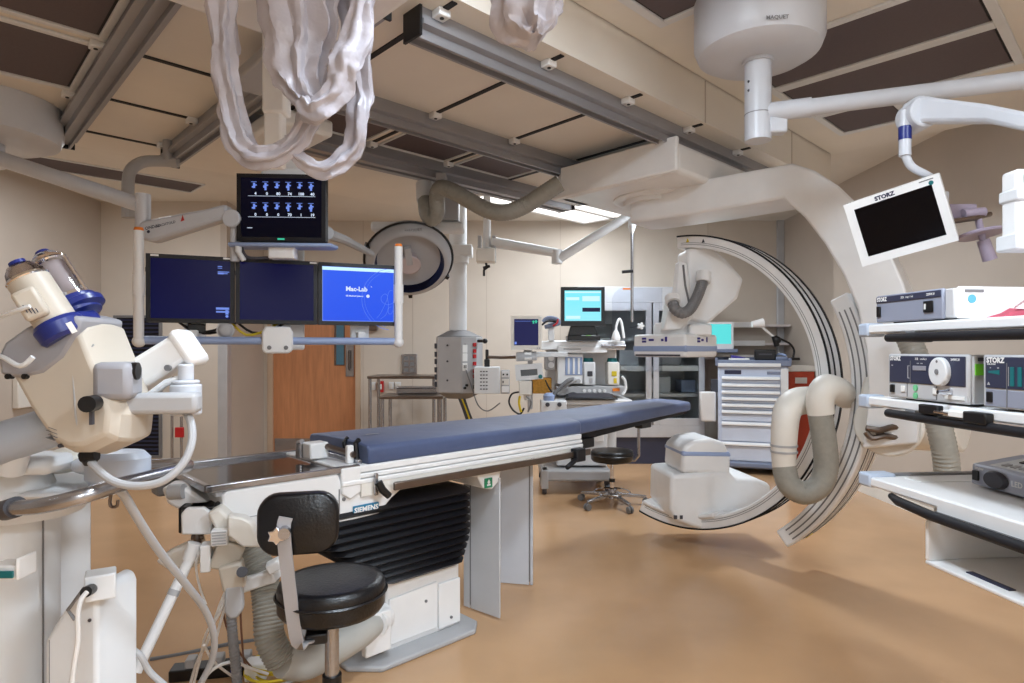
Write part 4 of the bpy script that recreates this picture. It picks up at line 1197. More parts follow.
# grey flexible hose sagging below the rails to the carriage
t = thing('ceiling_hose', 'thick grey flexible hose sagging from the lamp rail to the white carriage', 'hose', P(434, 186, 4.4))
hp = [P(426, 200, 4.45), P(427, 213, 4.4), P(432, 219, 4.38), P(437, 212, 4.36), P(437, 196, 4.34), P(441, 188, 4.3), P(452, 191, 4.28), P(470, 201, 4.25), P(490, 211, 4.22), P(508, 212, 4.18), P(526, 205, 4.15), P(545, 193, 4.1), P(560, 183, 4.08)]
part(t, 'hose', MB().corr(hp, .056, .018, n=18, amp=.025), M_HOSE)
part(t, 'hose_fitting', MB().cyl(P(424, 184, 4.5), P(425, 201, 4.46), .06), M_WHITEM)
part(t, 'hose_bracket', MB().bx(P(436, 0, 4.35).x, P(446, 0, 4.35).x, 4.33, 4.45, P(0, 188, 4.35).z, 2.64), M_GREY, .006)

# thin arm between the upper screen and the lamp
t = thing('support_link', 'thin grey link arm reaching from the upper screen towards the lamp', 'arm', P(326, 236, 3.3))
part(t, 'link', MB().tube([P(325, 233, 3.3), P(345, 240, 3.5), P(372, 254, 3.9)], [.032, .026, .02], 10), M_GREY)
part(t, 'link_joint', MB().cyl(P(327, 233, 3.25), P(327, 233, 3.38), .035), M_GREY)

# pendant arm with the hanging infusion rod
t = thing('infusion_arm', 'slender white jointed ceiling arm in front of the back wall, holding a hanging rod', 'boom', P(487, 190, 5.8))
x_, d_ = P(487, 0, 5.8).x, 5.8
part(t, 'ceiling_post', MB().cyl((x_, d_, ZC), (x_, d_, P(0, 250, d_).z), .035), M_WHITEM)
part(t, 'slider', MB().bx(x_ - .085, x_ - .05, d_ - .04, d_ + .04, P(0, 262, d_).z, P(0, 236, d_).z).bx(x_ + .05, x_ + .085, d_ - .04, d_ + .04, P(0, 262, d_).z, P(0, 236, d_).z), M_GREY, .006)
part(t, 'gear_box', MB().bx(x_ - .1, x_ + .08, d_ - .07, d_ + .07, P(0, 263, d_).z, P(0, 249, d_).z), M_CREAM, .015)
part(t, 'hook', MB().tube([P(486, 263, d_), P(487, 268, d_), P(484, 270, d_), P(484, 276, d_)], .012, 6).cyl(P(483, 268, d_), P(490, 266, d_), .014), M_BLACK)
a0, a1, a2 = P(492, 242, 5.8), P(557, 253, 5.7), P(628, 216, 5.55)
part(t, 'first_arm', MB().tube([a0, a1], [.05, .04], 12), M_WHITEM)
part(t, 'elbow', MB().cyl(a1 + Vector((0, 0, .03)), a1 + Vector((0, 0, -.10)), .05), M_WHITEM, .008)
part(t, 'second_arm', MB().tube([a1 + Vector((0, 0, -.06)), a2], [.045, .04], 12), M_WHITEM)
part(t, 'rod_socket', MB().cyl(P(632, 212, 5.55), P(632, 226, 5.55), .035, .035).cyl(P(632, 226, 5.55), P(632, 233, 5.55), .035, .015), M_WHITEM)
part(t, 'rod', MB().cyl(P(632, 228, 5.55), P(632, 322, 5.55), .0135), M_STEEL)
part(t, 'rod_knob', MB().cyl(P(622, 272, 5.5), P(633, 271, 5.5), .014), M_BLACK)
# ------------------------------------------------------------------ supply column (boom head) at the back
d_ = 6.0
c = P(458, 0, d_); c.z = 0
t = thing('supply_column', 'grey hexagonal supply head with red outlets on a thick ceiling post', 'supply column', (c.x, c.y, ZC))
part(t, 'ceiling_post', MB().cyl((c.x, c.y, P(0, 331, d_).z), (c.x, c.y, ZC), .085, n=28).cyl((c.x, c.y, P(0, 264, d_).z), (c.x, c.y, P(0, 256, d_).z), .105, n=28).bx(c.x - .22, c.x + .14, c.y - .1, c.y + .1, P(0, 257, d_).z, P(0, 246, d_).z), M_WHITEM, .01)
z0, z1 = P(0, 392, d_).z, P(0, 337, d_).z
hexp = [(.235, .06), (.20, .17), (-.17, .17), (-.22, .06), (-.18, -.12), (.05, -.20), (.19, -.12)]
MC = T(c.x, c.y, 0)
bd_ = part(t, 'body', MB(MC).prism(hexp, z0, z1), M_GREY, .01, ang=20)
part(t, 'top_cap', MB(MC).prism(hexp, z1, z1 + .06, [(p[0] * .45, p[1] * .45) for p in hexp]), M_MGREY, .006)
part(t, 'bottom_cap', MB(MC).prism([(p[0] * .5, p[1] * .5) for p in hexp], z0 - .06, z0, hexp), M_MGREY, .006)
FL = FF((c.x - .18, c.y - .12, 0), (.23, -.08, 0))
FR_ = FF((c.x + .05, c.y - .20, 0), (.14, .08, 0))
for zz in (.12, .3, .45):
    part(bd_, 'panel_screw', MB(FL).cyl((.1, z0 + zz, -.001), (.1, z0 + zz, .006), .01, n=8), M_DGREY)
for zz in (.05, .12, .19, .27, .34, .42):
    part(bd_, 'gas_outlet', MB(FF((c.x - .215, c.y + .0, 0), (.04, -.18, 0))).bx(-.02, .03, z0 + zz, z0 + zz + .05, -.01, .012), M_DGREY)
for zz in (.02, .12, .17, .24, .31, .36, .42):
    part(bd_, 'red_outlet', MB(FR_).bx(.118, .15, z0 + zz + .02, z0 + zz + .055, -.005, .015), M_RED if zz > .1 else M_DGREY, .003)
for zz, w_ in ((.40, M_PAPER), (.32, M_PAPER), (.23, M_PAPER)):
    part(bd_, 'socket_plate', MB(FR_).bx(.01, .06, z0 + zz - .02, z0 + zz + .055, -.004, .006), w_, .003)
part(bd_, 'socket_holes', MB(FR_).bx(.02, .03, z0 + .235, z0 + .265, .005, .0075).bx(.038, .048, z0 + .235, z0 + .265, .005, .0075).bx(.028, .04, z0 + .46, z0 + .465, .005, .0075), M_BLACK)
for x, zz in ((.03, .05), (.05, .075)):
    part(bd_, 'port', MB(FR_).cyl((x, z0 + zz, 0), (x, z0 + zz, .02), .012, n=12), M_BLACK)
part(t, 'cable_tail', MB().tube([(c.x + .02, c.y - .05, z0 - .05), (c.x + .07, c.y - .06, z0 - .18), (c.x + .14, c.y - .05, z0 - .4)], .018, 8, 4).tube([(c.x + .06, c.y - .06, z0 - .05), (c.x + .11, c.y - .07, z0 - .2), (c.x + .2, c.y - .06, z0 - .4)], .014, 8, 4), M_DGREY)
part(t, 'yellow_cable', MB().tube([(c.x + .04, c.y - .07, z0 - .05), (c.x + .1, c.y - .09, z0 - .2), (c.x + .17, c.y - .08, z0 - .42)], .008, 6, 4), M_YELL)
part(t, 'side_arm', MB().tube([P(478, 341, 5.9), P(485, 341, 5.85)], .015, 8).sph(P(485, 341, 5.85), .025), M_BLACK)
part(t, 'grey_lead', MB().tube([P(466, 370, 5.75), P(471, 385, 5.72), P(478, 405, 5.7), P(488, 411, 5.7), P(500, 403, 5.7)], .006, 6, 4), M_MGREY)

# monitoring module rack on the column
t = thing('module_rack', 'white perforated module box beside the supply head', 'module', P(492, 395, 5.65))
Fk = FF((P(474, 0, 5.65).x, 5.65, 0))
z0, z1 = P(0, 394, 5.65).z, P(0, 367, 5.65).z
mb_ = part(t, 'case', MB(Fk).bx(0, .235, z0, z1, -.22, 0), M_WHITEM, .008)
m = MB(Fk)
for i in range(3):
    for j in range(6):
        m.bx(.055 + i * .026, .072 + i * .026, z0 + .04 + j * .032, z0 + .05 + j * .032, -.002, .002)
part(mb_, 'vent_holes', m, M_DGREY)['kind'] = 'stuff'
part(t, 'module', MB(Fk).bx(.245, .325, z0 + .0, z1 - .03, -.2, -.01), M_GREY, .006)
for j in range(3):
    part(t, 'module_panel', MB(Fk).bx(.252, .318, z0 + .015 + j * .068, z0 + .07 + j * .068, -.012, -.002), M_WHITE if j != 1 else M_CREAM, .003)
part(t, 'module_knobs', MB(Fk).bx(.26, .275, z0 + .17, z0 + .185, -.002, .004).bx(.295, .31, z0 + .17, z0 + .185, -.002, .004).bx(.26, .27, z0 + .1, z0 + .12, -.002, .004), M_BLACK)
part(t, 'clamp', MB(Fk).bx(.09, .14, z1, z1 + .07, -.12, -.06).bx(.1, .13, z1 + .05, z1 + .16, -.11, -.08), M_BLACK, .006)
part(t, 'clamp_arm', MB(Fk).tube([(.12, z1 + .09, -.09), (.24, z1 + .085, -.1), (.38, z1 + .09, -.1)], .016, 8), M_DSTEEL)

# ------------------------------------------------------------------ anaesthesia machine
AY = 6.2
Fm = FF((P(542, 0, AY).x, AY, 0))
X = lambda px: P(px, 0, AY).x - P(542, 0, AY).x
Z = lambda py: P(0, py, AY).z
t = thing('anaesthesia_machine', 'white anaesthesia machine with shelf, vaporisers and drawers on castors', 'medical machine', (P(585, 0, AY).x, AY, 0))
part(t, 'back_column', MB(Fm).bx(X(548), X(622), Z(465), Z(340), -.55, -.32), M_WHITEM, .015)
sh = part(t, 'top_shelf', MB(Fm).bx(X(540), X(624), Z(350), Z(341), -.5, .06), M_WHITE, .012)
part(sh, 'shelf_front', MB(Fm).bx(X(557), X(606), Z(353), Z(346), .0, .075), M_WHITE, .008)
part(sh, 'shelf_print', MB(Fm).bx(X(563), X(580), Z(349.5), Z(348.7), .074, .0765), M_MGREY)
part(sh, 'shelf_handle', MB(Fm).cyl((X(600), Z(346), .08), (X(624), Z(346), .08), .018), M_STEEL)
fl = part(t, 'flowmeter_block', MB(Fm).bx(X(557), X(583), Z(384), Z(354), -.3, .02), M_WHITE, .01)
part(fl, 'flowmeter_glass', MB(Fm).bx(X(565), X(582), Z(375), Z(357), .018, .026), M_PALEB, .003)
for i in range(3):
    part(fl, 'flow_tube', MB(Fm).bx(X(567.5 + i * 5), X(569.5 + i * 5), Z(374), Z(358), .025, .032), M_WHITE)
for i in range(2):
    part(fl, 'flow_knob', MB(Fm).cyl((X(572 + i * 6), Z(381), .02), (X(572 + i * 6), Z(381), .05), .022, n=14), M_GREY)
for i, (a_, cc) in enumerate(((583, M_TEAL), (607, M_TEAL))):
    v = part(t, 'vaporiser', MB(Fm).bx(X(a_), X(a_ + 12), Z(385), Z(362), -.15, .04), M_WHITEM if i == 0 else M_CREAM, .012)
    part(v, 'vaporiser_dial', MB(Fm).cyl((X(a_ + 6), Z(362), -.05), (X(a_ + 6), Z(358), -.05), .055, .045, n=20), cc)
    part(v, 'vaporiser_window', MB(Fm).bx(X(a_ + 4), X(a_ + 9), Z(376), Z(371), .038, .046), M_DGREY if i == 0 else M_YELL, .003)
    part(v, 'vaporiser_label', MB(Fm).bx(X(a_ + 6), X(a_ + 9), Z(383), Z(378), .038, .044), M_GREY if i == 0 else M_YELL)
mn = part(t, 'manifold', MB(Fm).bx(X(556), X(624), Z(395), Z(386), -.3, .03), M_GREY, .008)
for i in range(5):
    part(mn, 'manifold_knob', MB(Fm).cyl((X(584 + i * 5), Z(390.5), .03), (X(584 + i * 5), Z(390.5), .05), .017, n=12), M_WHITE)
part(mn, 'orange_switch', MB(Fm).bx(X(612), X(619), Z(391), Z(388), .03, .04), M_ORANGE, .003)
wk = part(t, 'work_surface', MB(Fm).bx(X(550), X(628), Z(403), Z(398), -.4, .22), M_WHITE, .01)
part(t, 'drawer_unit', MB(Fm).bx(X(556), X(606), Z(464), Z(404), -.45, .1), M_WHITEM, .012)
for i in range(3):
    part(t, 'drawer', MB(Fm).bx(X(560), X(602), Z(440 - i * 11), Z(430.5 - i * 11), .1, .115), M_WHITE, .005)
fb = part(t, 'base', MB(Fm).bx(X(540), X(608), Z(477), Z(466), -.5, .22), M_GREY, .02)
part(fb, 'base_leg', MB(Fm).bx(X(540), X(547), Z(484), Z(466), .05, .24), M_GREY, .01)
part(fb, 'base_leg', MB(Fm).bx(X(602), X(609), Z(480), Z(466), -.5, -.3), M_GREY, .01)
for px, z_ in ((543.5, .17), (605, -.4), (543.5, -.4), (605, .17)):
    part(fb, 'castor', MB(Fm).cyl((X(px) - .02, .05, z_), (X(px) + .02, .05, z_), .05, n=16).bx(X(px) - .03, X(px) + .03, .05, .2, z_ - .02, z_ + .02), M_DGREY)
part(t, 'breathing_bag_arm', MB(Fm).tube([(X(574), Z(379), .1), (X(566), Z(383), .15), (X(555), Z(390), .2), (X(548), Z(396), .25)], .022, 10, 4), M_GREY)
part(t, 'breathing_hose', MB(Fm).corr([(X(548), Z(398), .25), (X(556), Z(388), .25), (X(566), Z(380), .2), (X(572), Z(379), .1)], .02, .014, n=10, amp=.1, sm=5), M_MGREY)
part(t, 'white_hose', MB(Fm).corr([(X(620), Z(376), .1), (X(623), Z(380), .1), (X(624), Z(388), .1), (X(621), Z(394), .1)], .014, .012, n=8, sm=4), M_WHITE)
part(t, 'black_tube', MB(Fm).tube([(X(545), Z(380), .1), (X(550), Z(390), .2), (X(560), Z(395), .2), (X(572), Z(392), .1), (X(580), Z(396), .15)], .008, 6, 5), M_BLACK)
part(t, 'gas_block', MB(Fm).bx(X(545), X(555), Z(370), Z(354), -.2, .0), M_GREY, .008)
for zz in (358, 365):
    part(t, 'pressure_gauge', MB(Fm).cyl((X(551), Z(zz), 0), (X(551), Z(zz), .03), .03, n=16), M_WHITE)
part(t, 'brass_manifold', MB(Fm).bx(X(533), X(552), Z(394), Z(378), -.2, -.05), M_GOLD, .006)
part(t, 'side_frame', MB(Fm).bx(X(528), X(533), Z(410), Z(352), -.2, -.1).bx(X(528), X(548), Z(356), Z(352), -.2, -.1), M_GREY, .006)

def small(name, label, cat, base, lst, group=None):
    t = thing(name, label, cat, base, group)
    for nm, mb, m_, bv in lst:
        part(t, nm, mb, m_, bv)
    return t

# computer screen on the machine
tt, ss = monitor('monitor', 'black computer screen with bright cyan display on top of the anaesthesia machine', FF((P(561, 0, 6.1).x, 6.1, 0)), 0, .43, P(0, 326, 6.1).z, P(0, 287, 6.1).z, S_CYAN, bez=.035, bot=.05)
Fc = FF((P(561, 0, 6.1).x, 6.1, 0))
zc0, zc1 = P(0, 326, 6.1).z, P(0, 287, 6.1).z
for a_, b_, c_, e_ in ((.04, .39, zc1 - .06, zc1 - .045), (.21, .38, zc1 - .14, zc1 - .09), (.05, .18, zc1 - .13, zc1 - .1), (.05, .19, zc0 + .07, zc0 + .1)):
    part(ss, 'window_panel', MB(Fc).bx(a_, b_, c_, e_, .001, .002), S_PALE)
part(ss, 'dark_panel', MB(Fc).bx(.21, .385, zc0 + .14, zc0 + .18, .001, .002), S_DARKB)
part(tt, 'stand', MB(Fc).prism([(.07, Z(336)), (.37, Z(336)), (.33, zc0 + .01), (.1, zc0 + .01)], -.08, -.02), M_BLACK, .006)
part(tt, 'stand_foot', MB(Fc).bx(.06, .38, Z(340.8), Z(336), -.16, .06), M_BLACK, .006)
small('keyboard', 'black keyboard on the work surface of the anaesthesia machine', 'keyboard', P(587, 398, 6.0), [('tray', MB(FF((P(565, 0, 5.95).x, 5.95, 0))).hexa([(0, Z(398) + .005, .05), (.5, Z(398) + .005, .05), (.48, Z(398) + .02, -.15), (.02, Z(398) + .02, -.15), (0, Z(398) + .022, .05), (.5, Z(398) + .022, .05), (.48, Z(398) + .05, -.15), (.02, Z(398) + .05, -.15)]), M_BLACK, .006),
      ('keys', MB(FF((P(565, 0, 5.95).x, 5.95, 0))).hexa([(.03, Z(398) + .02, .03), (.46, Z(398) + .02, .03), (.45, Z(398) + .03, -.13), (.04, Z(398) + .03, -.13), (.03, Z(398) + .03, .03), (.46, Z(398) + .03, .03), (.45, Z(398) + .058, -.13), (.04, Z(398) + .058, -.13)]), M_DGREY, .003)])
small('label_printer', 'small white box with lime label under the cyan computer screen', 'box', P(587, 340, 6.15), [('case', MB(FF((P(581, 0, 6.12).x, 6.12, 0))).bx(0, .15, Z(340.7), Z(334), -.1, 0), M_WHITEM, .006), ('lime_label', MB(FF((P(581, 0, 6.12).x, 6.12, 0))).bx(.05, .1, Z(338.5), Z(335.5), -.001, .003), M_LIME, 0)])
small('white_canister', 'white canister with two bundled tubes at the right end of the machine shelf', 'canister', P(616, 340, 6.1), [('canister', MB(T(P(616, 0, 6.1).x, 6.1, 0)).lathe([(.04, Z(340.7)), (.045, Z(338)), (.03, Z(333)), (.012, Z(330)), (.012, Z(327))], 16), M_WHITE, 0),
      ('tube_loop', MB().tube([P(616, 327, 6.1), P(618, 321, 6.1), P(620, 319.5, 6.1), P(622, 325, 6.1), P(624, 338, 6.1)], .013, 8, 4), M_WHITE, 0)])
small('sensor_cables', 'bundle of coloured sensor cables on a post beside the patient monitor', 'cables', P(551, 341, 6.15), [('post', MB().bx(P(548, 0, 6.15).x, P(554, 0, 6.15).x, 6.1, 6.18, Z(341), Z(322)), M_WHITEM, .006),
      ('cable_coil', MB().tube([P(543, 322, 6.1), P(548, 318, 6.1), P(556, 319, 6.1), P(559, 323, 6.1), P(553, 325, 6.08), P(545, 327, 6.1)], .022, 8, 4), M_SLATEB, 0),
      ('dark_cable', MB().tube([P(542, 325, 6.05), P(548, 321, 6.04), P(556, 322, 6.05)], .01, 6, 4), M_BLACK, 0), ('red_cable', MB().tube([P(553, 326, 6.04), P(557, 323, 6.04), P(558, 319, 6.04)], .01, 6, 4), M_RED, 0)])
# patient monitor at the left of the machine
Fp = FF((P(511, 0, 6.0).x, 6.0, 0), (1, -.06, 0))
zp0, zp1 = P(0, 350, 6.0).z, P(0, 316, 6.0).z
tp, sp1 = monitor('patient_monitor', 'cream patient monitor with dark indigo display left of the cyan screen', Fp, 0, .295, zp0, zp1, S_INDIGO, dep=.1, bez=.03, bm=M_CREAM, bot=.045)
part(sp1, 'trace', MB(Fp).bx(.20, .26, zp1 - .055, zp1 - .05, .001, .002).bx(.21, .225, zp1 - .075, zp1 - .045, .001, .002).bx(.235, .25, zp1 - .07, zp1 - .04, .001, .002), S_GREEN)
part(sp1, 'readout', MB(Fp).bx(.035, .055, zp0 + .055, zp0 + .08, .001, .002).bx(.04, .19, zp1 - .052, zp1 - .049, .001, .002), S_SOFT)
for x in (.25, .27):
    part(tp, 'button', MB(Fp).bx(x, x + .012, zp0 + .012, zp0 + .024, .005, .009), M_GREY)
part(tp, 'support_arm', MB(Fp).bx(.12, .2, zp0 - .08, zp0, -.15, -.08).bx(.14, .55, zp0 - .07, zp0 - .02, -.15, -.11), M_WHITEM, .006)
Fv = FF((P(516, 0, 5.95).x, 5.95, 0))
small('desk_phone', 'grey keypad handset unit under the patient monitor', 'phone', P(527, 361, 5.95), [('case', MB(Fv).hexa([(0, Z(361), .03), (.2, Z(360), .03), (.2, Z(358), -.1), (0, Z(359), -.1), (0, Z(357), .03), (.2, Z(356.5), .03), (.2, Z(351), -.08), (0, Z(352), -.08)]), M_GREY, .008),
      ('keypad', MB(Fv).hexa([(.08, Z(360), .033), (.15, Z(359.5), .033), (.15, Z(354), -.05), (.08, Z(354), -.05), (.08, Z(358), .04), (.15, Z(357.5), .04), (.15, Z(352.2), -.05), (.08, Z(352.5), -.05)]), M_PAPER, .003)])
Fw = FF((P(516, 0, 5.9).x, 5.9, 0), roll=3)
tv, sv = monitor('ventilator_display', 'small white tilted control display with grey screen under the handset', FF(P(529, 372, 5.9), roll=4), -.13, .13, -.075, .075, S_OFF if False else mat('grey lcd', (90, 95, 100), .2, var=0), dep=.09, bez=.05, bm=M_WHITEM, bot=.04)
part(tv, 'round_dial', MB(FF(P(529, 372, 5.9), roll=4)).cyl((.105, -.05, 0), (.105, -.05, .02), .02, n=16), M_TEAL)
part(tv, 'support_post', MB().bx(P(524, 0, 5.95).x, P(531, 0, 5.95).x, 5.98, 6.03, P(0, 400, 6).z, P(0, 370, 6).z), M_WHITEM, .004)
small('suction_unit', 'white boxy suction unit with two dark knobs behind the mattress', 'medical unit', P(550, 405, 5.7), [('case', MB(FF((P(541, 0, 5.75).x, 5.75, 0))).bx(0, .24, P(0, 440, 5.75).z, P(0, 401, 5.75).z, -.2, 0), M_WHITEM, .01),
      ('knob', MB(FF((P(541, 0, 5.75).x, 5.75, 0))).cyl((.06, P(0, 404.5, 5.75).z, 0), (.06, P(0, 404.5, 5.75).z, .02), .02, n=12), M_DGREY, 0), ('knob', MB(FF((P(541, 0, 5.75).x, 5.75, 0))).cyl((.17, P(0, 404.5, 5.75).z, 0), (.17, P(0, 404.5, 5.75).z, .02), .02, n=12), M_DGREY, 0),
      ('bottle', MB(T(P(549, 0, 5.8).x, 5.82, 0)).lathe([(.05, P(0, 401, 5.8).z), (.055, P(0, 396, 5.8).z), (.03, P(0, 393, 5.8).z)], 16), M_PALEB, 0)])
small('cable_loops', 'black and yellow cable loops hanging from the cream block under the display', 'cables', P(520, 400, 5.85), [('block', MB(FF((P(519, 0, 5.88).x, 5.88, 0))).bx(0, .12, P(0, 395, 5.88).z, P(0, 381, 5.88).z, -.1, 0), M_CREAM, .006),
      ('black_cable', MB().tube([P(519, 392, 5.85), P(512, 394, 5.85), P(509, 402, 5.85), P(513, 410, 5.85), P(520, 414, 5.85), P(524, 408, 5.85)], .009, 6, 5), M_BLACK, 0),
      ('yellow_cable', MB().tube([P(520, 396, 5.84), P(519, 403, 5.84), P(521, 412, 5.84)], .012, 6, 4), M_YELL, 0), ('grey_cable', MB().tube([P(526, 396, 5.84), P(531, 402, 5.84), P(528, 412, 5.84)], .009, 6, 4), M_MGREY, 0)])

# ------------------------------------------------------------------ steel instrument tables
def steel_table(label, px0, px1, d_, py, dep, shelf=None, group=None):
    x0, x1 = P(px0, 0, d_).x, P(px1, 0, d_).x
    z = P(0, py, d_).z
    t = thing('instrument_table', label, 'table', ((x0 + x1) / 2, d_ + dep / 2, 0))
    part(t, 'tabletop', MB().bx(x0, x1, d_, d_ + dep, z - .035, z), M_DSTEEL, .006)
    for x in (x0 + .03, x1 - .03):
        for y in (d_ + .03, d_ + dep - .03):
            part(t, 'leg', MB().cyl((x, y, .0), (x, y, z - .03), .02, n=12), M_STEEL)
    part(t, 'lower_shelf', MB().bx(x0 + .03, x1 - .03, d_ + .03, d_ + dep - .03, .25, .27), M_STEEL)
    return t, x0, x1, z
steel_table('taller steel instrument table against the wall below the switches', 367, 436, 7.55, 376, .55)
steel_table('smaller steel instrument table in front of the taller one', 379, 443, 6.75, 396, .5)
q = P(415, 389, 7.0)
small('steel_tray', 'steel tray box lying on the smaller instrument table', 'tray', q, [('tray', MB(FF((P(396, 0, 7.0).x, 7.0, 0))).bx(0, .46, P(0, 393.8, 7).z, P(0, 388, 7).z, -.2, 0), M_STEEL, .01), ('rim', MB(FF((P(396, 0, 7.0).x, 7.0, 0))).bx(-.01, .47, P(0, 388, 7).z, P(0, 387, 7).z, -.21, .01), M_STEEL, .003)])
q = P(420, 402, 7.2)
small('paper_stack', 'bright white paper pack on the shelf under the smaller table', 'paper', (q.x, 6.98, .27), [('pack', MB().bx(q.x - .11, q.x + .13, 6.9, 7.1, .27, .45), M_PAPER, .006), ('band', MB().bx(q.x - .02, q.x + .02, 6.898, 7.102, .268, .452), M_GREY, 0)])

# red tagged pole stand at the left
x0 = P(172, 0, 6.6).x
t = thing('pole_stand', 'slim steel pole stand with a red tag near the left back wall', 'stand', (x0, 6.6, 0))
part(t, 'pole', MB().cyl((x0, 6.6, .03), (x0, 6.6, 1.28), .014), M_STEEL)
part(t, 'pole', MB().cyl((x0 + .1, 6.6, .03), (x0 + .1, 6.6, 1.28), .014), M_STEEL)
part(t, 'red_tag', MB().bx(x0 + .05, x0 + .14, 6.56, 6.585, P(0, 437, 6.6).z, P(0, 427, 6.6).z), M_RED, .004)
part(t, 'base', MB().bx(x0 - .15, x0 + .25, 6.45, 6.75, 0, .04), M_STEEL, .01)
part(t, 'cross_bar', MB().cyl((x0, 6.6, 1.27), (x0 + .1, 6.6, 1.27), .012), M_STEEL)

# ------------------------------------------------------------------ steel and glass cabinet
cx0, cx1, cy = P(578, 0, 7.6).x, P(704, 0, 7.6).x, 7.6
ztop = P(0, 287, cy).z
t = thing('glass_cabinet', 'tall stainless steel cabinet with glass double doors against the back wall', 'cabinet', ((cx0 + cx1) / 2, 8.0, 0))
zk = P(0, 437, cy).z
part(t, 'carcass', MB().bx(cx0, cx0 + .03, cy, YB - .02, zk, ztop).bx(cx1 - .03, cx1, cy, YB - .02, zk, ztop).bx(cx0, cx1, cy, YB - .02, ztop - .03, ztop).bx(cx0, cx1, cy, YB - .02, zk, zk + .03).bx(cx0, cx1, YB - .04, YB - .02, zk, ztop), M_STEELC)
part(t, 'plinth', MB().bx(cx0 + .02, cx1 - .02, cy + .03, YB - .04, 0, zk), M_NAVYF)
part(t, 'front_header', MB().bx(cx0, cx1, cy - .03, cy, P(0, 303, cy).z, ztop), M_STEELC, .004)
part(t, 'lower_rail', MB().bx(cx0, cx1, cy - .03, cy, zk, P(0, 425, cy).z), M_STEELC, .004)
xm = P(652, 0, cy).x
for k, (a_, b_) in enumerate(((cx0, xm - .01), (xm + .01, cx1))):
    dd_ = part(t, 'door', MB().bx(a_, a_ + .07, cy - .03, cy, P(0, 425, cy).z, P(0, 303, cy).z).bx(b_ - .07, b_, cy - .03, cy, P(0, 425, cy).z, P(0, 303, cy).z).bx(a_ + .07, b_ - .07, cy - .03, cy, P(0, 311, cy).z, P(0, 303, cy).z).bx(a_ + .07, b_ - .07, cy - .03, cy, P(0, 425, cy).z, P(0, 418, cy).z), M_STEELC, .004)
    part(dd_, 'glass_pane', MB().bx(a_ + .07, b_ - .07, cy - .018, cy - .012, P(0, 418, cy).z, P(0, 311, cy).z), M_GLASS)
    part(dd_, 'door_knob', MB().cyl(((b_ - .035) if k == 0 else (a_ + .035), cy - .06, P(0, 370, cy).z), ((b_ - .035) if k == 0 else (a_ + .035), cy - .02, P(0, 370, cy).z), .02, n=12), M_STEELC)
for i, py in enumerate((338, 366, 394)):
    part(t, 'shelf', MB().bx(cx0 + .03, cx1 - .03, cy + .05, YB - .04, P(0, py + 3, cy).z, P(0, py, cy).z), M_STEELC)
part(t, 'bright_edge', MB().bx(cx0 + .03, cx1 - .03, cy + .04, cy + .055, P(0, 371, cy).z, P(0, 366, cy).z), M_WHITE)
for i, (px, py, w_, h_, mm) in enumerate(((595, 366, .3, .16, M_GREY), (628, 366, .25, .2, M_WHITEM), (668, 366, .3, .18, M_GREY), (690, 394, .25, .16, M_SLATEB), (660, 394, .25, .2, M_WHITEM), (612, 394, .3, .2, M_GREY), (600, 338, .3, .18, M_MGREY), (675, 338, .35, .2, M_MGREY))):
    xx = P(px, 0, 7.9).x
    solo('supply_box', ['wide grey box behind the left glass door, middle shelf', 'white box behind the left glass door, middle shelf', 'grey box behind the right glass door, middle shelf', 'slate box behind the right glass door, lower shelf', 'white box behind the right glass door, lower shelf', 'grey box behind the left glass door, lower shelf', 'dark grey box behind the left glass door, upper shelf', 'dark grey box behind the right glass door, upper shelf'][i],
         'box', MB().bx(xx - w_ / 2, xx + w_ / 2, 7.85, 8.15, P(0, py, cy).z, P(0, py, cy).z + h_), mm, (xx, 8.0, P(0, py, cy).z), 'boxes inside the glass cabinet', bevel=.01)
# clear shield panel with blower in front of the cabinet
t = thing('clear_shield', 'clear acrylic panel with rounded top in front of the glass cabinet', 'shield', (P(640, 0, 7.0).x, 7.0, P(0, 366, 7).z))
xa, xb = P(612, 0, 7.0).x, P(662, 0, 7.0).x
za, zb = P(0, 372, 7.0).z, P(0, 288, 7.0).z
Fh = FF((xa, 7.0, 0))
part(t, 'panel', MB(Fh).prism([(0, za + .25), (.06, za + .1), (.18, za + .02), (xb - xa, za), (xb - xa, zb), (.1, zb), (.03, zb - .05), (0, zb - .12)], -.005, .005), M_CLEAR)
part(t, 'orange_tab', MB(Fh).bx(.12, .22, zb - .02, zb, .004, .009), M_ORANGE)
kn = part(t, 'star_knob', MB(Fh).cyl((.32, P(0, 326, 7).z, 0), (.32, P(0, 326, 7).z, .05), .022, n=10), M_WHITE)
for k in range(5):
    a_ = R(72 * k)
    part(kn, 'knob_lobe', MB(Fh).cyl((.32 + .028 * math.cos(a_), P(0, 326, 7).z + .028 * math.sin(a_), .01), (.32 + .028 * math.cos(a_), P(0, 326, 7).z + .028 * math.sin(a_), .045), .013, n=8), M_WHITE)
part(t, 'holder', MB(Fh).cyl((.32, P(0, 326, 7).z, -.01), (.32, P(0, 326, 7).z, -.57), .012), M_STEEL)

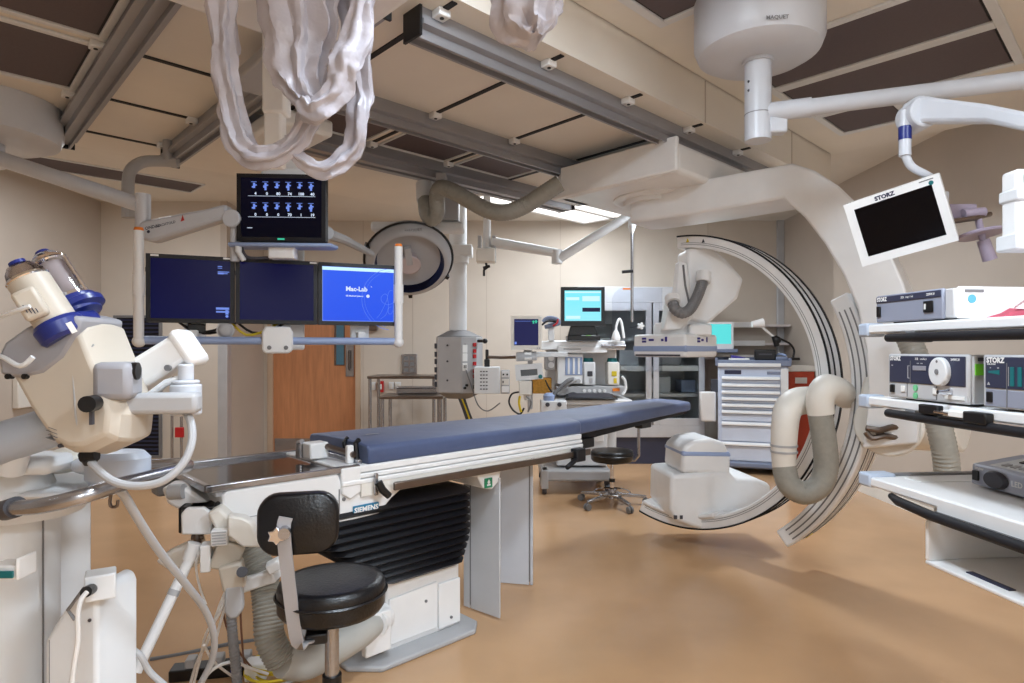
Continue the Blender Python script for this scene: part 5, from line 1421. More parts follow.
# ------------------------------------------------------------------ drawer cart at the right back
d_ = 7.1
Fd = FF((P(718, 0, d_).x, d_, 0), (.95, -.31, 0))
W = .74
z = lambda py: P(0, py, d_).z
t = thing('drawer_cart', 'tall pale blue drawer cart with eight drawers near the right corner', 'cart', (P(754, 0, d_).x, d_ + .25, 0))
part(t, 'body', MB(Fd).bx(0, W, z(462), z(366), -.55, 0), M_SLATEB if False else mat('pale blue cart enamel', (196, 206, 226), .35, var=.03), .01)
tp_ = part(t, 'top_tray', MB(Fd).bx(-.03, W + .03, z(366), z(360), -.58, .04), M_SLATEB, .012)
part(tp_, 'tray_edge', MB(Fd).bx(-.03, W + .03, z(363), z(357.5), -.58, -.55).bx(-.03, 0, z(363), z(358), -.56, .04).bx(W, W + .03, z(363), z(358), -.56, .04), M_SLATEB, .006)
part(tp_, 'front_edge', MB(Fd).bx(0, W - .08, z(366.5), z(363), .036, .048), M_WHITEM, .004)
MDR = mat('pale blue drawer front', (206, 216, 234), .35, var=.03)
rows = [376, 383, 390, 396.5, 403, 409.5, 421, 441, 460]
part(t, 'lock_plate', MB(Fd).bx(.07, .25, z(374), z(370), 0, .006), M_INK, .003)
part(t, 'name_plate', MB(Fd).bx(.52, .68, z(374), z(371), 0, .006), M_SLATEB, .003)
for a_, b_ in zip(rows[:-1], rows[1:]):
    dr = part(t, 'drawer', MB(Fd).bx(.04, W - .09, z(b_ - .9), z(a_), 0, .018), MDR, .005)
    part(dr, 'drawer_pull', MB(Fd).hexa([(.04, z(a_ + 3.2), .02), (W - .09, z(a_ + 3.2), .02), (W - .09, z(a_ + 3.2), .05), (.04, z(a_ + 3.2), .05), (.04, z(a_), .018), (W - .09, z(a_), .018), (W - .09, z(a_ + 1.5), .05), (.04, z(a_ + 1.5), .05)]), M_WHITE, .002)
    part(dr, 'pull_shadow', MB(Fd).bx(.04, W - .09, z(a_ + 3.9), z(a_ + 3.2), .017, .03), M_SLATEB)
bs = part(t, 'base_bumper', MB(Fd).bx(-.04, W + .04, z(466), z(460), -.58, .05), M_SLATEB, .02)
part(bs, 'bumper_front', MB(Fd @ Matrix.Rotation(R(-90), 4, 'X') @ T(0, 0, z(467.5))).prism([(.0, .03), (.2, .16), (.56, .16), (.76, .03)], 0, .06), M_SLATEB, .015)
for x in (.06, W - .06):
    for zz in (-.05, -.5):
        part(bs, 'castor', MB(Fd).cyl((x - .02, .06, zz), (x + .02, .06, zz), .06, n=16).bx(x - .03, x + .03, .06, z(466), zz - .02, zz + .02), M_DGREY)
part(t, 'side_post', MB(Fd).bx(W - .08, W, z(460), z(368), -.02, .012), M_WHITEM, .006)
# white holder bin at the left side of the cart
bn = part(t, 'side_bin', MB(Fd).hexa([(-.19, z(423), -.3), (-.02, z(423), -.3), (-.02, z(423), -.1), (-.19, z(423), -.1), (-.22, z(394), -.34), (-.02, z(394), -.34), (-.02, z(392), -.06), (-.20, z(392), -.06)]), M_WHITE, .02)
part(bn, 'bin_hanger', MB(Fd).bx(-.08, -.0, z(393), z(380), -.25, -.15), M_DGREY, .004)
small('black_printer', 'black boxy device on top of the drawer cart', 'device', P(764, 358, d_), [('case', MB(Fd).bx(.40, .62, z(360), z(349.5), -.3, -.08), M_BLACK, .012), ('slot', MB(Fd).bx(.44, .58, z(355), z(353.5), -.082, -.076), M_DGREY, 0)])
small('purple_folder', 'purple and white folders lying on the drawer cart', 'folder', P(735, 359, d_), [('folder', MB(Fd).bx(.12, .34, z(360), z(358.3), -.35, -.05), M_PAPER, .003), ('cover', MB(Fd).hexa([(.14, z(358.2), -.3), (.3, z(358.2), -.3), (.3, z(358.2), -.08), (.14, z(358.2), -.08), (.15, z(355), -.3), (.3, z(357.6), -.3), (.3, z(357.6), -.08), (.15, z(355), -.08)]), M_PURPLE, .003)])
small('instrument_tray', 'blue grey tray with tubes at the right end of the drawer cart top', 'tray', P(784, 359, d_), [('tray', MB(Fd).bx(.62, .74, z(360), z(356.5), -.35, -.05), M_SLATEB, .008), ('tube', MB(Fd).tube([(.63, z(355.5), -.2), (.67, z(354), -.15), (.73, z(355.5), -.1)], .012, 6, 3), M_PALEB, 0)])
t = thing('desk_lamp', 'jointed desk lamp with white head and dark joints on the drawer cart', 'lamp', P(790, 359, d_ - .1))
dl_ = d_ - .06
part(t, 'arm', MB().tube([P(793, 358, dl_), P(794, 350, dl_), P(789, 343, dl_), P(778, 338, dl_)], .012, 8, 3), M_BLACK)
part(t, 'upper_arm', MB().cyl(P(776, 339, dl_), P(761, 326, dl_), .014), M_WHITE)
part(t, 'joint', MB().sph(P(777, 340, dl_), .045).cyl(P(777, 346, dl_), P(774, 336, dl_), .03), M_BLACK)
part(t, 'head', MB().cyl(P(752, 324.5, dl_), P(763, 323, dl_), .035, .055), M_WHITE)
part(t, 'base', MB().bx(P(786, 0, dl_).x, P(797, 0, dl_).x, dl_ - .08, dl_ + .08, z(360), z(357.5)), M_BLACK, .006)
# workstation screen left of the drawer cart, on a wall arm
Fl = FF((P(704, 0, 7.4).x, 7.4, 0), (.995, -.1, 0))
zl0, zl1 = P(0, 349, 7.4).z, P(0, 322, 7.4).z
tl, sl_ = monitor('workstation_screen', 'white workstation with aqua screen left of the drawer cart', Fl, -.01, .34, zl0, zl1, S_AQUA, dep=.06, bez=.025, bm=M_WHITEM, bot=.06)
part(tl, 'key_shelf', MB(Fl).bx(-.04, .36, P(0, 352.5, 7.4).z, zl0, -.06, .14), M_SLATEB, .008)
part(tl, 'wall_bracket', MB(Fl).bx(.1, .2, zl0 + .05, zl1 - .05, -.9, -.06), M_WHITEM)
part(tl, 'side_tower', MB(Fl).bx(-.09, -.02, zl0 + .05, P(0, 303, 7.4).z, -.1, 0), M_SLATEB, .006)
# white wall shelves behind
for i, py in enumerate((325, 343, 357)):
    q = P(738, py, 8.3)
    t = thing('wall_shelf', ['top white wall shelf behind the desk lamp', 'second white wall shelf behind the desk lamp', 'lowest white wall shelf just above the drawer cart'][i], 'shelf', (P(745, 0, 8.2).x, YB, q.z))
    part(t, 'board', MB().bx(P(690, 0, 8.2).x, P(788, 0, 8.2).x, 8.12, YB, q.z - .03, q.z), mat('pale shelf', (222, 214, 214), .35, var=.02), .004)
    part(t, 'front_lip', MB().bx(P(728, 0, 8.2).x, P(762, 0, 8.2).x, 8.10, 8.12, q.z - .04, q.z + .03), M_WHITE, .004)
# red waste bin
Fr = FF((P(796, 0, 7.45).x, 7.45, 0))
t = thing('waste_bin', 'red waste bin behind the right side of the drawer cart', 'bin', (P(798, 0, 7.3).x, 7.5, 0))
part(t, 'body', MB(Fr).hexa([(-.08, .0, 0), (.18, .0, 0), (.18, .0, -.35), (-.08, .0, -.35), (-.1, P(0, 372, 7.3).z, .02), (.22, P(0, 372, 7.3).z, .02), (.22, P(0, 372, 7.3).z, -.38), (-.1, P(0, 372, 7.3).z, -.38)]), M_REDBIN, .015)
part(t, 'lid', MB(Fr).bx(-.11, .23, P(0, 372, 7.3).z, P(0, 366, 7.3).z, -.39, .03), M_CREAM, .01)
part(t, 'lid_label', MB(Fr).bx(-.02, .12, P(0, 384, 7.3).z, P(0, 378, 7.3).z, .01, .028), M_PAPER)
# ------------------------------------------------------------------ equipment shelves at the right
CD = Vector((.10, -1, 0)).normalized()
FC = FF((1.167, 2.05, 0), CD)                  # x runs towards the camera, y up, z out to the left
t = thing('equipment_tower', 'white ceiling-hung equipment tower with three shelves and black bumper rails', 'shelf unit', FC @ Vector((.4, .92, -.35)))
LC = 1.15
S1, S2, S3 = 1.483, 1.248, .985
for nm, z in (('top', S1), ('mid', S2)):
    s = part(t, 'shelf', MB(FC).bx(0.01, LC, z - .03, z, -.48, -.0), M_WHITE, .006)
    part(s, 'corner_clamp', MB(FC).bx(-.03, .02, z - .04, z + .005, -.06, .005), mat('pale clamp plastic', (182, 194, 212), .4, var=.03), .008)
    part(s, 'bumper_rail', MB(FC).tube([(.08, z - .044, -.03), (.11, z - .045, .0), (.25, z - .045, .008), (LC, z - .045, .010)], [.009, .013, .0135, .0135], 14), M_RUBBER)
    for x in (.2, .7, 1.1):
        part(s, 'rail_bracket', MB(FC).bx(x - .02, x + .02, z - .06, z - .025, -.06, -.0), M_MGREY, .003)
s = part(t, 'shelf', MB(FC).prism([(0.015, S3 - .03), (0.3, S3 - .03), (0.3, S3 - .075), (LC, S3 - .075), (LC, S3), (0.015, S3)], -.62, 0), M_WHITE, .006)
part(s, 'corner_clamp', MB(FC).bx(-.03, .03, S3 - .035, S3 + .01, -.09, .005), mat('pale clamp plastic', (182, 194, 212), .4, var=.03), .008)
part(s, 'corner_clamp', MB(FC).bx(-.02, .03, S3 - .02, S3 + .02, -.60, -.50), M_SLATEB, .01)
part(s, 'far_rail', MB(FC).bx(-.012, .018, S3 - .02, S3 + .006, -.55, -.08), M_MGREY, .004)
part(s, 'bumper_rail', MB(FC).tube([(.11, S3 - .042, -.01), (.16, S3 - .046, .006), (.30, S3 - .052, .016), (LC, S3 - .054, .018)], [.010, .014, .0145, .0145], 14), M_RUBBER)
part(s, 'shelf_seam', MB(FC).bx(.3, LC, S3 - .042, S3 - .040, 0, .0015), M_MGREY)
for x in (.34, .62):
    part(s, 'screw', MB(FC).cyl((x, S3 - .055, 0), (x, S3 - .055, .004), .006, n=10), M_MGREY)
# open pull-out bin under the lowest shelf
zt = S3 - .075
th_ = .012
bn = part(t, 'open_bin', MB(FC).bx(.26, .272, zt - .115, zt, -.40, .0).bx(.26, LC, zt - .127, zt - .115, -.40, .0).bx(.272, LC, zt - .115, zt, -.40, -.388), M_WHITE, .004)
part(bn, 'dark_nameplate', MB(FC).bx(.37, .50, zt - .1148, zt - .112, -.05, -.03), M_INK)
part(bn, 'slot', MB(FC).bx(.58, .60, zt - .08, zt - .02, -.388, -.384), M_DSTEEL)
part(t, 'column', MB(FC).bx(.62, .95, .80, ZH, -.78, -.60), M_WHITEM, .02)

def stor(t, F, name, items, m_):
    m = MB(F)
    for s, x, y, sz, b in items:
        m.text(s, x, y, sz, .0035, ax='LEFT', bold=b)
    return part(t, name, m, m_)

MSIL = mat('silver blue front', (152, 158, 176), .4, .15, var=.03)
MLG = mat('pale silver plastic', (196, 196, 198), .4, var=.03)
# 1: flat unit on the top shelf
F1 = FF(FC @ Vector((.05, S1, -.003)), CD) @ Matrix.Diagonal((.785, 1, 1, 1))
t1 = thing('video_unit', 'flat silver video unit with navy strip on the top shelf of the tower', 'device', F1.translation)
b1 = part(t1, 'case', MB(F1).bx(.012, .38, .006, .088, -.33, -.01), MLG, .004)
part(t1, 'front', MB(F1).bx(0, .345, .004, .09, -.012, .0), MSIL, .004)
part(t1, 'side_cover', MB(F1).bx(.375, .385, .004, .092, -.4, -.02), M_WHITE, .006)
part(t1, 'navy_strip', MB(F1).bx(.004, .34, .066, .086, -.001, .003), M_NAVYF, .002)
stor(t1, F1, 'lettering', [('STORZ', .012, .0765, .0175, .0008), ('SCB', .145, .0765, .009, .0003), ('image 1 hub', .17, .0765, .008, .0001), ('222010 20', .275, .0765, .009, .0003)], M_PAPER)
part(t1, 'power_switch', MB(F1).bx(.01, .03, .022, .056, 0, .006), M_BLACK, .002)
so = part(t1, 'socket', MB(F1).bx(.26, .305, .025, .058, 0, .005), M_BLACK, .002)
part(so, 'plug_light', MB(F1).bx(.268, .275, .034, .05, .005, .007), M_PAPER)
part(t1, 'foot', MB(F1).bx(.05, .33, 0, .006, -.28, -.03), M_DGREY)
FSd = FF(F1 @ Vector((.3855, 0, -.02)), (1, 0, 0))
FSd = FF(F1 @ Vector((.3855, 0, -.02)), Vector((-CD.y, CD.x, 0)))
part(t1, 'vent_label', MB(FSd).bx(.02, .075, .076, .084, -.001, .0015), M_MGREY)
part(t1, 'round_sticker', MB(FSd).cyl((.04, .058, -.001), (.04, .058, .0015), .012, n=18), mat('teal sticker', (90, 170, 190), .5, var=.02))
# cloth and cable coil lying beside it
q = F1 @ Vector((.44, .0, -.26))
solo('red_cloth', 'crumpled dark red cloth on the top shelf next to the silver video unit', 'cloth', MB(F1).rings([[(.40 + .32 * i / 10, max(.002, (.028 + .016 * noise.noise(Vector((i * .6, k * .8, 1)))) * math.sin(PI * min(1, max(.0, k / 8)))), -.08 - .22 * k / 8 + .01 * noise.noise(Vector((i * .9, k, 4)))) for k in range(9)] + [(.40 + .32 * i / 10, .001, -.19)] for i in range(11)]), M_PINK, q, ang=80)
m = MB(F1)
for k in range(5):
    m.tube([(.47 + .01 * k, .03 + .004 * k, -.12), (.50 + .008 * k, .058 + .004 * k, -.14), (.58, .07 + .002 * k, -.15 - .01 * k), (.66, .058, -.15 - .01 * k), (.70, .035, -.13)], .005, 6, 5)
solo('cable_coil', 'coil of white cable lying on the red cloth', 'cable', m, M_PAPER, F1 @ Vector((.5, .03, -.14)))
# 2: insufflator on the middle shelf
F2 = FF(FC @ Vector((.105, S2, -.003)), CD) @ Matrix.Diagonal((.78, .96, 1, 1))
t2 = thing('insufflator', 'silver unit with large round dial on the middle shelf of the tower', 'device', F2.translation)
part(t2, 'case', MB(F2).bx(.01, .395, .008, .143, -.33, -.01), MLG, .004)
part(t2, 'front', MB(F2).bx(0, .39, .006, .146, -.014, 0), MLG, .006)
part(t2, 'dark_panel', MB(F2).bx(.012, .378, .055, .140, -.001, .003), M_NAVYF, .002)
part(t2, 'panel_seam', MB(F2).bx(.125, .127, .055, .125, .002, .004).bx(.25, .252, .012, .055, 0, .002).bx(.105, .107, .012, .055, 0, .002), M_MGREY)
stor(t2, F2, 'lettering', [('STORZ', .018, .131, .018, .001), ('SCB', .15, .131, .009, .0003), ('endoflator', .175, .131, .008, .0001), ('264305 20', .318, .131, .009, .0003)], M_PAPER)
part(t2, 'print', MB(F2).bx(.16, .17, .116, .119, .003, .004).bx(.178, .188, .116, .119, .003, .004).bx(.025, .033, .108, .111, .003, .004).bx(.112, .115, .07, .11, .003, .004).bx(.112, .122, .07, .072, .003, .004).bx(.112, .122, .108, .11, .003, .004), M_GREY)
part(t2, 'display', MB(F2).bx(.14, .205, .096, .110, .002, .005), mat('pale lcd', (150, 150, 160), .3, var=0), .001)
dl2 = part(t2, 'dial', MB(F2).cyl((.278, .095, 0), (.278, .095, .018), .042, n=32), M_WHITEM, .004)
part(dl2, 'dial_centre', MB(F2).cyl((.278, .095, .017), (.278, .095, .0205), .008, n=14).cyl((.278, .125, .017), (.278, .125, .0195), .004, n=8), M_MGREY)
part(t2, 'power_switch', MB(F2).bx(.018, .04, .022, .048, 0, .006), M_BLACK, .002)
for x, m_ in ((.075, M_PAPER), (.235, M_PAPER), (.28, M_PAPER)):
    part(t2, 'button', MB(F2).bx(x, x + .02, .026, .046, 0, .004), m_, .002)
for y in (.018, .042):
    part(t2, 'green_button', MB(F2).cyl((.15, y, 0), (.15, y, .004), .010, n=12), M_LIME if False else mat('pale green', (120, 205, 150), .4, var=.02))
part(t2, 'gas_nozzle', MB(F2).cyl((.315, .038, 0), (.315, .038, .04), .009, .006, n=12), M_CHROME)
part(t2, 'white_strip', MB(F2).bx(.29, .375, .018, .028, 0, .003), M_PAPER)
FS2 = FF(F2 @ Vector((.396, 0, -.01)), Vector((-CD.y, CD.x, 0)))
part(t2, 'lime_sticker', MB(FS2).bx(.004, .05, .085, .115, -.001, .0015), M_LIME)
part(t2, 'vent_label', MB(FS2).bx(.012, .035, .122, .132, -.001, .0015), M_DGREY)
part(t2, 'foot', MB(F2).bx(.05, .34, 0, .008, -.28, -.03), M_DGREY)
# 3: pump unit beside it
F3 = FF(FC @ Vector((.452, S2, -.003)), CD) @ Matrix.Diagonal((.85, .96, 1, 1))
t3 = thing('pump_unit', 'silver unit with two teal gauge bars, right of the round dial unit', 'device', F3.translation)
part(t3, 'case', MB(F3).bx(.008, .35, .008, .143, -.33, -.01), MLG, .004)
part(t3, 'front', MB(F3).bx(0, .34, .006, .146, -.014, 0), MLG, .006)
part(t3, 'dark_panel', MB(F3).bx(.012, .33, .058, .140, -.001, .003), M_NAVYF, .002)
part(t3, 'silver_panel', MB(F3).bx(.012, .33, .01, .054, -.001, .002), MSIL, .002)
part(t3, 'panel_seam', MB(F3).bx(.085, .087, .01, .125, .002, .004), M_MGREY)
stor(t3, F3, 'lettering', [('STORZ', .018, .131, .019, .001), ('KARL STORZ', .02, .121, .005, .0002)], M_PAPER)
part(t3, 'teal_display', MB(F3).prism([(.025, .098), (.062, .094), (.062, .106), (.025, .103)], .002, .004), M_TEAL)
for x in (.098, .122):
    part(t3, 'gauge_bar', MB(F3).bx(x, x + .012, .066, .115, .002, .005), M_TEAL)
part(t3, 'gauge_print', MB(F3).bx(.091, .0925, .066, .115, .003, .004).bx(.03, .033, .110, .113, .003, .004).bx(.055, .06, .110, .113, .003, .004).prism([(.02, .066), (.03, .066), (.025, .074)], .003, .004), M_GREY)
part(t3, 'power_switch', MB(F3).bx(.018, .038, .02, .048, 0, .006), M_BLACK, .002)
part(t3, 'foot', MB(F3).bx(.05, .3, 0, .008, -.28, -.03), M_DGREY)
solo('wood_block', 'small pale wooden piece above the two-gauge unit at the right edge', 'block', MB(FC).bx(.80, .86, S2 + .145, S2 + .19, -.12, -.05), mat('pale wood', (214, 176, 120), .5, var=.08), FC @ Vector((.83, S2 + .145, -.08)), bevel=.004)
# handpieces lying in front on the bumper rail of the middle shelf
q = FC @ Vector((.36, S2 - .03, .01))
th1 = thing('black_cradle', 'black instrument cradle with white label on the front edge of the middle shelf', 'holder', q)
part(th1, 'cradle', MB(FC).bx(.26, .33, S2 - .03, S2 - .003, .0, .022).bx(.42, .49, S2 - .038, S2 - .008, .0, .026).bx(.33, .42, S2 - .036, S2 - .028, .0, .022), M_BLACK, .008)
part(th1, 'white_label', MB(FC).bx(.35, .42, S2 - .028, S2 - .012, .0, .022), M_PAPER, .002)
part(th1, 'metal_part', MB(FC).cyl((.32, S2 - .02, .018), (.37, S2 - .022, .018), .006, n=10), M_CHROME)
# 4: light source on the lowest shelf
F4 = FF(FC @ Vector((.30, S3, -.265)), CD)
F4 = FF(FC @ Vector((.17, S3, -.225)), (.02, -1, 0))
t4 = thing('light_source', 'blue-grey unit with oval dial on the lowest shelf of the tower', 'device', F4.translation)
part(t4, 'case', vprism(MB(F4 @ Matrix(((0, 0, 1, 0), (0, 1, 0, 0), (1, 0, 0, 0), (0, 0, 0, 1)))), [], 0, 0) if False else MB(F4).hexa([(0, .006, 0), (.34, .006, 0), (.34, .006, -.26), (0, .006, -.26), (0, .068, -.004), (.34, .068, -.004), (.34, .112, -.26), (0, .112, -.26)]), mat('silver blue case', (180, 186, 202), .4, var=.03), .006)
part(t4, 'top_panel', MB(F4).hexa([(.05, .069, -.02), (.32, .069, -.02), (.32, .096, -.18), (.05, .096, -.18), (.05, .073, -.02), (.32, .073, -.02), (.32, .102, -.18), (.05, .102, -.18)]), M_WHITEM, .003)
part(t4, 'display', MB(F4).hexa([(.09, .083, -.075), (.17, .083, -.075), (.17, .094, -.14), (.09, .094, -.14), (.09, .087, -.075), (.17, .087, -.075), (.17, .0985, -.14), (.09, .0985, -.14)]), M_BLACK)
part(t4, 'blue_strip', MB(F4).hexa([(.05, .096, -.15), (.32, .096, -.15), (.32, .1, -.18), (.05, .1, -.18), (.05, .099, -.15), (.32, .099, -.15), (.32, .1045, -.18), (.05, .1045, -.18)]), mat('bright blue strip', (60, 110, 200), .4, var=.02))
for x in (.08, .11, .14, .2):
    part(t4, 'key', MB(F4).hexa([(x, .074, -.03), (x + .018, .074, -.03), (x + .018, .077, -.05), (x, .077, -.05), (x, .078, -.03), (x + .018, .078, -.03), (x + .018, .0815, -.05), (x, .0815, -.05)]), M_GREY)
part(t4, 'power_switch', MB(F4).bx(.012, .035, .02, .05, 0, .006), M_BLACK, .002)
part(t4, 'oval_dial', MB(F4 @ T(.10, .036, 0)).lathe([(.042, 0), (.042, .006), (.036, .012), (.02, .013)], 24, 1, .62), M_DGREY)
stor(t4, F4, 'lettering', [('LED', .155, .038, .022, .0006)], M_PAPER)
stor(t4, FF(F4 @ Vector((0, .001, .0)), (.02, -1, 0)), 'lettering', [('Stryker', .02, .058, .012, .0004)], M_PAPER)
part(t4, 'foot', MB(F4).bx(.03, .3, 0, .006, -.22, -.03), M_BLACK)
q = F4 @ Vector((.02, .115, -.28))
solo('teal_folder', 'teal box behind the blue-grey unit on the lowest shelf', 'box', MB(F4).bx(-.02, .3, 0, .105, -.36, -.275), M_TEAL, F4 @ Vector((.14, 0, -.31)), bevel=.004)
solo('mains_lead', 'dark red lead curling behind the blue-grey unit', 'cable', MB(F4).tube([(-.03, .005, -.20), (-.05, .05, -.24), (-.03, .09, -.27), (-.0, .118, -.25)], .005, 6, 5), mat('dark red lead', (120, 40, 50), .5, var=.03), F4 @ Vector((-.04, .05, -.24)))
solo('instruction_sheet', 'thin white sheet lying on the lowest shelf near its far end', 'paper', MB(FC).bx(.05, .12, S3, S3 + .002, -.40, -.10).bx(.055, .115, S3 + .002, S3 + .0025, -.30, -.29), M_PAPER, FC @ Vector((.08, S3, -.25)))
# ------------------------------------------------------------------ contrast injector head at the left
t = thing('injector_head', 'tilted cream injector head with two syringe barrels and a blue collar', 'injector', P(77, 455, 1.30))
MIC = mat('shaded injector cream', (196, 186, 172), .45, var=.04)  # cream darkened: shade on the injector put into its colour
MIG = mat('injector grey', (156, 155, 160), .45, var=.04)
IO = P(82, 385, 1.30)
FI = FF(IO, (1, 0, 0))
def ipoly(pts, k=1.0):
    return [((px - 75) / FPX * 1.28 * k, (385 - py) / FPX * 1.28 * k) for px, py in pts]
bp = ipoly([(16, 372), (38, 412), (62, 446), (80, 455), (98, 455), (126, 442), (129, 415), (118, 380), (106, 352), (94, 322), (60, 330), (30, 352)])
bd_ = part(t, 'body', MB(FI).rings([[(p[0] * k_ + .004, p[1] * k_, z) for p in bp] for k_, z in ((.84, -.085), (.96, -.07), (1, -.03), (1, .0), (.93, .04), (.80, .06))]), MIC, .006, ang=22)
gp_ = ipoly([(13, 356), (16, 374), (36, 377), (58, 372), (78, 357), (92, 335), (96, 318), (72, 312), (40, 328), (20, 342)])
part(bd_, 'grey_top', MB(FI).rings([[(p[0] * k_, p[1] + .0 * k_, z) for p in gp_] for k_, z in ((.9, -.08), (1, -.06), (1.01, .02), (.97, .065))]), MIG, .008, ang=25)
part(bd_, 'face_seam', MB(FI).tube([(.055, .085, .045), (.022, .03, .058), (.03, -.06, .062), (.035, -.12, .05)], .0018, 6), M_GREY)
for px in (26, 42):
    q_ = ipoly([(px, 375)])[0]
    part(bd_, 'screw', MB(FI).cyl((q_[0], q_[1], .055), (q_[0], q_[1], .069), .0055, n=10), M_BLACK)
for px in (70, 86):
    q_ = ipoly([(px, 448)])[0]
    part(bd_, 'screw', MB(FI).cyl((q_[0] * .92, q_[1] * .92, .03), (q_[0] * .92, q_[1] * .92, .052), .004, n=8), M_DGREY)
q_ = ipoly([(66, 432)])[0]
part(bd_, 'printed_mark', MB(FI @ T(q_[0], q_[1], 0) @ Matrix.Rotation(R(-20), 4, 'Z')).bx(-.012, .006, .012, .0135, .04, .0605).bx(-.014, .01, .005, .0065, .04, .0605).bx(-.008, .012, -.002, -.0005, .04, .0605).bx(-.01, .008, -.009, -.0075, .04, .0605), M_MGREY)
part(bd_, 'side_bump', MB(FI).cyl((.085, -.095, -.02), (.108, -.092, -.02), .025, .02, n=18), MIC, .006)
ax1 = Vector((-.50, -.10, .86)).normalized()
bc = P(57, 323, 1.25)
col = part(t, 'blue_collar', MB(AX(bc + ax1 * -.012, ax1)).lathe([(.038, -.025), (.044, -.018), (.046, .006), (.042, .014), (.03, .016)], 32), M_BLUE, ang=30)
part(col, 'collar_bridge', MB(AX(P(80, 324, 1.29), ax1)).cb((0, 0, 0), (.06, .07, .04)), M_BLUE, .012)
part(col, 'white_tag', MB(FF(P(72, 328, 1.205), (.85, .5, 0), roll=28)).bx(-.005, .005, -.010, .012, 0, .003), M_PAPER)
br = part(t, 'cream_barrel', MB(AX(bc, ax1)).lathe([(.035, .0), (.038, .004), (.038, .098), (.036, .101), (.02, .102)], 32), MIC, ang=30)
part(br, 'clear_dome', MB(AX(bc, ax1)).lathe([(.035, .100), (.035, .106), (.032, .119), (.024, .130), (.012, .136), (.005, .137)], 28), M_CLEARB)
part(br, 'dome_rim', MB(AX(bc, ax1)).lathe([(.037, .097), (.0395, .101), (.037, .106), (.034, .106)], 32, cap=False), M_CHROME)
part(br, 'plunger', MB(AX(bc, ax1)).lathe([(.030, .101), (.024, .116), (.012, .128), (.004, .129)], 20), M_CHROME)
part(br, 'dome_cap', MB(AX(bc, ax1)).lathe([(.016, .133), (.015, .141), (.004, .142)], 16), M_BLUE)
bxo = FF(P(31, 303, 1.19), (.9, .43, 0), roll=28)
bb_ = part(br, 'barrel_box', MB(bxo).bx(-.024, .018, -.030, .030, -.05, .0), MIC, .007)
part(bb_, 'box_print', MB(bxo).bx(-.014, -.0125, -.014, .002, .0, .0012).bx(-.009, -.0075, -.018, -.004, .0, .0012).bx(-.004, -.0025, -.021, -.008, .0, .0012).bx(.001, .0025, -.021, -.012, .0, .0012), M_INK)
part(bb_, 'sensor_lead', MB().tube([P(30, 306, 1.18), P(16, 311, 1.18), P(-6, 318, 1.2), P(-40, 322, 1.25)], .004, 8, 4), M_WHITEM)
ax2 = Vector((-.56, .03, .83)).normalized()
b2 = P(75, 303, 1.33)
c2_ = part(t, 'blue_collar', MB(AX(b2, ax2)).lathe([(.025, -.035), (.04, -.03), (.045, -.006), (.044, .004), (.03, .006)], 32), M_BLUE, ang=30)
part(c2_, 'collar_lip', MB(AX(b2 + Vector((.010, 0, .0)), ax2)).lathe([(.03, -.022), (.045, -.014), (.045, -.002), (.034, .004)], 30), M_BLUE)
sy = part(t, 'clear_syringe', MB(AX(b2, ax2)).lathe([(.033, .0), (.034, .004), (.034, .098), (.031, .112), (.023, .122), (.012, .127), (.004, .128)], 28), M_CLEARB)
part(sy, 'syringe_core', MB(AX(b2, ax2)).lathe([(.02, .006), (.02, .097), (.01, .099)], 20), mat('pink white plunger', (206, 190, 184), .4, var=.03))
for k in range(3):
    p = b2 + ax2 * (.042 + .021 * k) + Vector((.0, -.0362, .001))
    part(sy, 'dark_dot', MB().sph(p, (.0048, .003, .0055), 10), M_BLACK)
part(sy, 'syringe_ring', MB(AX(b2, ax2)).lathe([(.0335, .096), (.0365, .1), (.0335, .104)], 28, cap=False), M_CHROME)
for s_ in (-1, 1):
    sd_ = ax2.cross(Vector((0, 1, 0))).normalized()
    part(sy, 'chrome_rail', MB().cyl(b2 + sd_ * .034 * s_ + ax2 * .004, b2 + sd_ * .034 * s_ + ax2 * .10, .006, n=10), M_CHROME)
part(sy, 'syringe_base', MB(AX(b2, ax2)).lathe([(.034, .002), (.037, .006), (.037, .014), (.033, .016)], 28, cap=False), M_CHROME)
part(sy, 'tip_cap', MB(AX(b2, ax2)).lathe([(.018, .121), (.014, .132), (.005, .133)], 16), M_BLUE)
# joint, arm and cable
FJ = FF(P(113, 380, 1.27), (.97, .22, 0))
jb = part(t, 'joint_block', MB(FJ).bx(-.030, .042, -.04, .037, -.05, .03), MIG, .014)
part(jb, 'joint_bolt', MB(FJ).cyl((.036, .018, .0), (.047, .018, .0), .018, n=18), M_BLACK)
kn = part(jb, 'joint_knob', MB(FJ).cyl((-.018, -.043, .04), (-.018, -.043, .075), .016, n=16), M_BLACK)
part(jb, 'knob_lever', MB(FJ).bx(-.022, -.016, -.085, -.045, .045, .055), M_DGREY)
hb_ = part(t, 'horizontal_arm', MB(FF(P(124, 404, 1.30), (.97, .22, 0))).bx(-.01, .145, -.022, .022, -.035, .02), M_GREY, .01)  # grey stands in for the shade on this arm
hub2 = part(t, 'arm_hub', MB().cyl(P(186, 415, 1.37), P(186, 384, 1.37), .032, n=24).cyl(P(186, 384, 1.37), P(186, 380, 1.37), .028, n=24).cyl(P(186, 381, 1.37), P(186, 364, 1.37), .016, n=16), M_ARM, .004)
FU2 = FF(P(159, 366, 1.40), (1, .1, 0), roll=33)
ua = part(t, 'upper_arm', MB(FU2).bx(-.20, .075, -.03, .038, -.04, .035), M_WHITE, .012, seg=3)
part(ua, 'arm_end', MB(FU2).bx(.06, .092, -.045, .045, -.045, .04), M_WHITE, .014)
part(ua, 'arm_screw', MB(FU2).cyl((.028, -.022, .034), (.028, -.022, .042), .007, n=12), M_MGREY)
